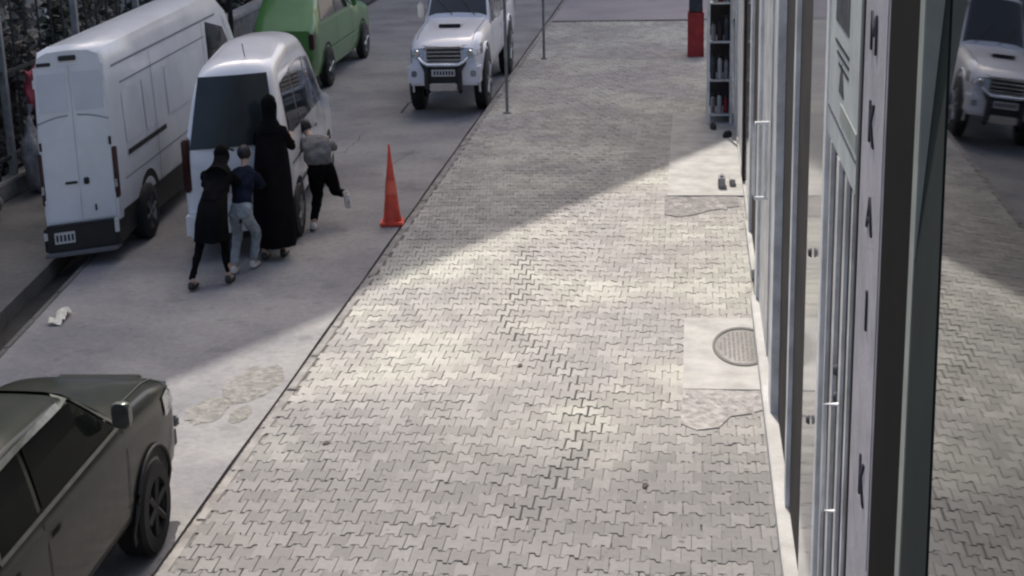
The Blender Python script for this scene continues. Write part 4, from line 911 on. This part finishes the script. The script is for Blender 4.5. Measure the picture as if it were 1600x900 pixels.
# ---------------- green hatchback beyond the minivan
def build_green():
    W = .62; L = 5.2
    root = empty('green_car', (-7.95, 30.6, RZ), R(1.0), 'dark green car parked beyond the white minivan', 'car')
    def S(w_, a, b, c, wt): return [(w_ * .92, .28), (w_, .45), (w_ * 1.01, .85), (w_ * .97, a), (w_ * (.97 + wt) / 2, (a + b) / 2), (w_ * wt, b), (w_ * (wt - .1), (b + c) / 2 + .01), (w_ * (wt - .3), c - .01), (0, c)]
    st = [(0, S(W * .92, 1.0, 1.03, 1.06, .93)), (.2, S(W, 1.1, 1.2, 1.25, .9)), (.7, S(W, 1.1, 1.62, 1.74, .78)), (1.8, S(W, 1.1, 1.68, 1.8, .78)), (2.7, S(W, 1.08, 1.6, 1.7, .78)), (3.5, S(W, 1.05, 1.1, 1.16, .84)), (4.8, S(W * .95, .9, .96, 1.0, .82)), (5.2, S(W * .8, .7, .74, .78, .8))]
    sh = Shell(st); sh.mesh(MB()).build('body', M['carg'], root, 42)
    g = MB(); g.add([(-.45, .22, 1.2), (.45, .22, 1.2), (.4, .62, 1.62), (-.4, .62, 1.62)], [(0, 1, 2, 3)]); g.build('rear_window', M['glass'], root)
    for sgn in (-1, 1):
        sh.side(MB(), sgn, [(.62, 1.14), (1.75, 1.14), (1.75, 1.60), (.8, 1.58)], .008).build('side_window', M['glass'], root)
        sh.side(MB(), sgn, [(1.82, 1.14), (3.2, 1.12), (2.66, 1.54), (1.82, 1.60)], .008).build('side_window', M['glass'], root)
        q = MB(); sh.strip(q, sgn, [(.5, 1.1), (3.3, 1.08)], .03, .012); sh.strip(q, sgn, [(.9, .6), (3.6, .6)], .045, .014); q.build('side_moulding', mat('green_trim', (.16, .30, .16), .4), root)
        q = MB(); sh.strip(q, sgn, [(1.78, .4), (1.78, 1.08)], .012); sh.strip(q, sgn, [(3.1, .4), (3.1, 1.08)], .012); build_each(q, 'door_seam', M['seam'], root)
        arch(root, sh, sgn, .95, .33, .42); arch(root, sh, sgn, 4.1, .33, .42)
        wheel(root, sgn * (W - .03), .95, .33, .18, sgn); wheel(root, sgn * (W - .03), 4.1, .33, .18, sgn)
        MB().box(sgn * (W + .07) - .05, sgn * (W + .07) + .05, 3.0, 3.1, 1.1, 1.28, .02).build('wing_mirror', M['carg'], root, 40)
        MB().box(sgn * .56 - .05, sgn * .56 + .05, -.02, .2, .75, 1.0, .01).build('tail_light', M['red'], root)
    sh.top(MB(), [(-.42, 2.78), (.42, 2.78), (.5, 3.42), (-.5, 3.42)], .008).build('windscreen', M['glass'], root, 60)
    MB().box(-.56, .56, -.1, .1, .28, .6, .04).build('bumper', M['carg'], root, 40)
    root.scale = (1.02, 1.26, 1.2)
build_green()

# ================================================================ CONE
cn = empty('traffic_cone', (-3.94, 20.28, RZ), R(6), 'tall orange red traffic cone standing alone on the road by the kerb', 'traffic cone')
b = MB(); b.box(-.155, .155, -.17, .17, 0, .05, .015); b.build('base', M['orange'], cn, 40)
b = MB(); b.lathe([(.05, .125), (.10, .115), (.90, .026), (1.07, .012), (1.08, .0)], (0, 0, 0), 'z', 28); b.build('cone_body', M['orange'], cn, 50)
b = MB(); b.lathe([(.42, .0855), (.60, .0665)], (0, 0, 0), 'z', 28); b.build('band', mat('band_orange', (.82, .15, .10), .35, 0, .2, 9), cn, 50)

# ================================================================ PEOPLE
def skin(name, pts, edges, radii, m, parent, sub=2, root_i=0, flat=1.0):
    me = bpy.data.meshes.new(name); me.from_pydata([Vector(p) for p in pts], edges, []); me.materials.append(m)
    o = bpy.data.objects.new(name, me); col.objects.link(o); o.parent = parent
    s = o.modifiers.new('skin', 'SKIN'); s.use_smooth_shade = True
    for k, q in enumerate(me.skin_vertices[0].data):
        rr_ = radii[k]; q.radius = rr_ if isinstance(rr_, tuple) else (rr_, rr_); q.use_root = (k == root_i)
    o.modifiers.new('sub', 'SUBSURF').levels = sub; o.modifiers['sub'].render_levels = sub
    return o
def lerp(a, b, t): return tuple(a[k] + (b[k] - a[k]) * t for k in range(3))
def add3(a, b): return tuple(a[k] + b[k] for k in range(3))
foldtex = bpy.data.textures.new('folds', 'CLOUDS'); foldtex.noise_scale = .11
def crumple(o, st=.035):
    q = o.modifiers.new('folds', 'DISPLACE'); q.texture = foldtex; q.strength = st; q.mid_level = .5; q.texture_coords = 'LOCAL'; return o
def person(loc, label, J, top, legs, shoes, headwear='hair', robe=None, sleeve=1.0, legr=(.075, .05, .037), torso=(.115, .10, .095)):
    """J: joints in metres from the feet point; pelvis, chest, neck, head, and per side shoulder, elbow, wrist, hip, knee, ankle, toe"""
    root = empty('person', loc, 0, label, 'person')
    pts = []; ed = []; rad = []
    def add(p, rr_, par=None):
        pts.append(p); rad.append(rr_)
        if par is not None: ed.append((par, len(pts) - 1))
        return len(pts) - 1
    pel = add(J['pelvis'], (.07, .06)); wa = add(lerp(J['pelvis'], J['chest'], .5), (.065, .055), pel); ch = add(J['chest'], (.075, .06), wa)
    nk = add(J['neck'], .042, ch); hd0 = add(lerp(J['neck'], J['head'], .5), .045, nk); hd = add(J['head'], (.068, .082), hd0); add(add3(J['head'], (0, -.0, .07)), (.05, .06), hd)
    hands = []
    for s in ('L', 'R'):
        sh = add(J['sh' + s], .048, ch); el = add(J['el' + s], .036, sh); wr = add(J['wr' + s], .025, el)
        dv = Vector(J['wr' + s]) - Vector(J['el' + s]); dv.normalize(); pm_ = tuple(Vector(J['wr' + s]) + dv * .06); p_ = add(pm_, (.034, .02), wr)
        sx = Vector((1, 0, 0)); tips = []
        for k in range(4):
            off = (k - 1.5) * .015; ln = (.036, .045, .042, .032)[k]
            base = Vector(pm_) + dv * .02 + sx * off; a = add(tuple(base), .0085, p_); m1 = base + dv * ln * .6 + Vector((0, 0, -.004)); m_ = add(tuple(m1), .0078, a); add(tuple(m1 + dv * ln * .5 + Vector((0, 0, -.010))), .0068, m_)
        tb_ = add(tuple(Vector(J['wr' + s]) + dv * .03 + sx * (.026 if s == 'L' else -.026)), .011, wr); add(tuple(Vector(J['wr' + s]) + dv * .07 + sx * (.045 if s == 'L' else -.045)), .009, tb_)
        hp = add(J['hip' + s], .055, pel); kn = add(J['kn' + s], .048, hp); an = add(J['an' + s], .032, kn); add(J['toe' + s], (.032, .024), an)
    skin('body', pts, ed, rad, M['skin'], root, 2, pel)
    H = Vector(J['head']); f = Vector(J.get('face', (0, 1, 0))).normalized(); up_ = Vector((0, 0, 1)); sd = f.cross(up_).normalized()
    # face details
    nz = MB(); nz.tube([H + f * .074 + up_ * .02, H + f * .098 - up_ * .005, H + f * .082 - up_ * .014], [.006, .012, .006], 6); nz.build('nose', M['skin'], root, 60)
    for q in (-1, 1):
        e_ = MB(); c = H + f * .079 + sd * q * .026 + up_ * .026; e_.tube([c - sd * .011, c, c + sd * .011], [.002, .007, .002], 6); e_.build('eye', M['ink'], root)
        e_ = MB(); c = H + sd * q * .07 + up_ * .01; e_.tube([c + up_ * .025, c + sd * q * .008, c - up_ * .025], [.006, .012, .006], 6); e_.build('ear', M['skin'], root)
    e_ = MB(); c = H + f * .079 - up_ * .035; e_.tube([c - sd * .02, c + f * .004, c + sd * .02], [.002, .006, .002], 6); e_.build('mouth', mat('lips', (.25, .10, .09), .6), root)
    # hair or head scarf: a shell over the crown and the back of the head, leaving the face free
    hw = MB(); n1, n2 = 20, 12; vs = []
    if headwear == 'hair': cr = H + up_ * .026 - f * .026; rx_, ry_, rz_ = .080, .096, .094
    else: cr = H + up_ * .012 - f * .036; rx_, ry_, rz_ = .092, .108, .118
    for a in range(n2 + 1):
        ph = math.pi / 2 - a / n2 * math.pi
        for k in range(n1):
            th = 2 * math.pi * k / n1; cc = math.cos(ph)
            vs.append(tuple(cr + (sd * (math.sin(th) * cc * rx_) + f * (math.cos(th) * cc * ry_) + up_ * (math.sin(ph) * rz_)) * (1 + .05 * math.sin(5 * th + a))))
    hw.add(vs, [(a * n1 + k, a * n1 + (k + 1) % n1, (a + 1) * n1 + (k + 1) % n1, (a + 1) * n1 + k) for a in range(n2) for k in range(n1)])
    hw.build('hair' if headwear == 'hair' else 'head_scarf', M['hair'] if headwear == 'hair' else M[headwear], root, 70)
    if headwear != 'hair':
        nk_ = Vector(J['neck']); q = MB(); q.tube([H - f * .03 - up_ * .01, nk_ - f * .02 + up_ * .03, nk_ - f * .03 - up_ * .05, Vector(J['chest']) - f * .02 + up_ * .03], [.092, .085, .13, .15], 16); q.build('scarf_drape', M[headwear], root, 70)
    # top: torso and sleeves in one
    P = []; E = []; RR = []
    def ad(p, rr_, par=None):
        P.append(p); RR.append(rr_)
        if par is not None: E.append((par, len(P) - 1))
        return len(P) - 1
    a = ad(J['pelvis'], torso[0] if isinstance(torso[0], tuple) else (torso[0], torso[0] * .9)); w1 = ad(lerp(J['pelvis'], J['chest'], .5), (torso[1], torso[1] * .9), a); c = ad(J['chest'], (torso[2] * 1.25, torso[2]), w1); ad(lerp(J['chest'], J['neck'], .85), .06, c)
    for s in ('L', 'R'):
        q = ad(J['sh' + s], .066, c); q = ad(J['el' + s], .051, q)
        ad(lerp(J['el' + s], J['wr' + s], .93 * sleeve), .037, q)
    jk = skin('jacket' if top in ('clgrey', 'clnavy') else 'top', P, E, RR, M[top], root, 3, 0); crumple(jk, .06)
    # trousers
    if legs:
        P = []; E = []; RR = []
        a = ad(J['pelvis'], (.115, .10)); ad(lerp(J['pelvis'], J['chest'], .33), (.112, .095), a)
        for s in ('L', 'R'):
            q = ad(J['hip' + s], .088, a); q2 = ad(lerp(J['hip' + s], J['kn' + s], .5), legr[0], q); q = ad(J['kn' + s], legr[1] + .012, q2); q = ad(lerp(J['kn' + s], J['an' + s], .55), legr[1], q); ad(lerp(J['kn' + s], J['an' + s], .94), legr[2], q)
        crumple(skin('trousers', P, E, RR, M[legs], root, 3, 0), .035)
    if robe:
        # long garment: rings from the waist to the hem
        g = MB(); n = 22; vs = []
        rings = robe['rings']
        for i, (c, rx_, ry_) in enumerate(rings):
            for k in range(n):
                t = 2 * math.pi * k / n; fold = 1 + (.11 * math.sin(5 * t + i * .4) + .07 * math.sin(9 * t + 1)) * i / len(rings)
                vs.append((c[0] + rx_ * math.cos(t) * fold, c[1] + ry_ * math.sin(t) * fold, c[2]))
        g.add(vs, [(i * n + k, i * n + (k + 1) % n, (i + 1) * n + (k + 1) % n, (i + 1) * n + k) for i in range(len(rings) - 1) for k in range(n)])
        g.build('long_coat', M[robe['m']], root, 70)
    for s in ('L', 'R'):
        an, toe = Vector(J['an' + s]), Vector(J['toe' + s]); dv = (toe - an)
        heel = an - Vector((dv.x, dv.y, 0)).normalized() * .045 + Vector((0, 0, min(0, toe.z - an.z) * .8)) if abs(dv.z) < abs(dv.y) + .02 else an - dv.normalized() * .02
        q = skin('shoe', [heel[:], lerp(heel, toe, .45), toe[:], (toe + dv.normalized() * .035)[:], (an + Vector((0, 0, .02)))[:]], [(0, 1), (1, 2), (2, 3), (0, 4)], [(.038, .034), (.042, .032), (.042, .026), (.028, .016), (.036, .036)], M[shoes], root, 2, 1)
    return root
# woman in black, long stride, both arms on the tailgate
person((-5.53, 17.4, RZ), 'person all in black leaning into the left of the minivan tail with legs wide apart', dict(
    pelvis=(.0, .10, .84), chest=(.0, .48, 1.14), neck=(.0, .64, 1.27), head=(-.01, .78, 1.37),
    shL=(-.15, .52, 1.19), elL=(-.24, .70, 1.02), wrL=(-.15, .97, 1.12), shR=(.15, .52, 1.19), elR=(.21, .72, 1.0), wrR=(.13, .97, 1.10),
    hipL=(-.07, .10, .82), knL=(-.13, -.02, .45), anL=(-.165, -.30, .09), toeL=(-.165, -.12, .035), hipR=(.07, .10, .82), knR=(.14, .12, .46), anR=(.185, -.0, .09), toeR=(.19, .17, .035)),
    'clblack', 'clblack', 'dshoe', 'clblack', legr=(.07, .045, .036), torso=(.14, .125, .115),
    robe=dict(m='clblack', rings=[((0, .38, 1.06), .14, .13), ((0, .20, .90), .17, .19), ((0, .10, .72), .19, .19), ((0, .06, .52), .195, .2)]))
# navy top, pale jeans, crouched low
person((-5.30, 17.95, RZ), 'person in navy top and pale jeans crouching low to push beside the one in black', dict(
    pelvis=(.0, -.02, .74), chest=(-.01, .24, 1.07), neck=(-.02, .36, 1.22), head=(-.04, .47, 1.33), 
    shL=(-.12, .26, 1.14), elL=(-.17, .40, .95), wrL=(-.13, .62, 1.02), shR=(.12, .26, 1.14), elR=(.16, .40, .95), wrR=(.12, .62, 1.02),
    hipL=(-.065, -.04, .71), knL=(-.11, .16, .42), anL=(-.09, -.16, .09), toeL=(-.11, .02, .035), hipR=(.065, -.04, .71), knR=(.12, .20, .42), anR=(.07, .10, .09), toeR=(.08, .28, .035)),
    'clnavy', 'jeans', 'shoe', 'hair', torso=(.125, .13, .12), legr=(.075, .055, .045))
# tall figure in a long dark robe
tall = person((-5.08, 18.55, RZ), 'tall person in a long dark robe standing at the right of the tailgate', dict(
    pelvis=(.0, .06, 1.0), chest=(-.01, .18, 1.38), neck=(-.015, .22, 1.56), head=(-.02, .27, 1.73),
    shL=(-.15, .18, 1.46), elL=(-.20, .26, 1.20), wrL=(-.14, .34, 1.30), shR=(.15, .18, 1.46), elR=(.20, .32, 1.22), wrR=(.16, .46, 1.32),
    hipL=(-.07, .04, .95), knL=(-.09, .06, .50), anL=(-.09, -.16, .09), toeL=(-.09, .02, .035), hipR=(.07, .04, .95), knR=(.10, .14, .50), anR=(.09, .02, .09), toeR=(.09, .20, .035)),
    'clbrown', 'clbrown', 'dshoe', 'clblack', torso=(.15, .14, .125),
    robe=dict(m='clbrown', rings=[((-.01, .18, 1.47), .15, .12), ((0, .12, 1.2), .20, .17), ((0, .08, .95), .225, .19), ((0, .04, .7), .235, .20), ((0, .02, .45), .24, .21), ((0, .0, .22), .24, .22), ((0, -.0, .16), .23, .215)]))
tall.scale = (1.04, 1, 1.07)
# grey jacket, rear leg kicked back
lean = person((-4.92, 20.2, RZ), 'person in grey jacket bent forward with one leg kicked out, pushing at the rear side', dict(
    pelvis=(.06, -.06, .76), chest=(-.03, .16, 1.02), neck=(-.11, .30, 1.11), head=(-.18, .42, 1.19),
    shL=(-.15, .20, 1.06), elL=(-.22, .36, .90), wrL=(-.26, .55, 1.0), shR=(.11, .16, 1.07), elR=(.15, .36, .92), wrR=(.04, .56, 1.0),
    hipL=(.0, -.05, .71), knL=(.0, .05, .40), anL=(.0, -.28, .09), toeL=(-.03, -.12, .035), hipR=(.13, .03, .73), knR=(.20, .10, .42), anR=(.33, -.02, .42), toeR=(.35, -.05, .27)),
    'clgrey', 'clblack', 'shoe', 'hair', torso=(.16, .165, .145), legr=(.085, .055, .045))
lean.scale = (1.22, 1.05, 1.04)
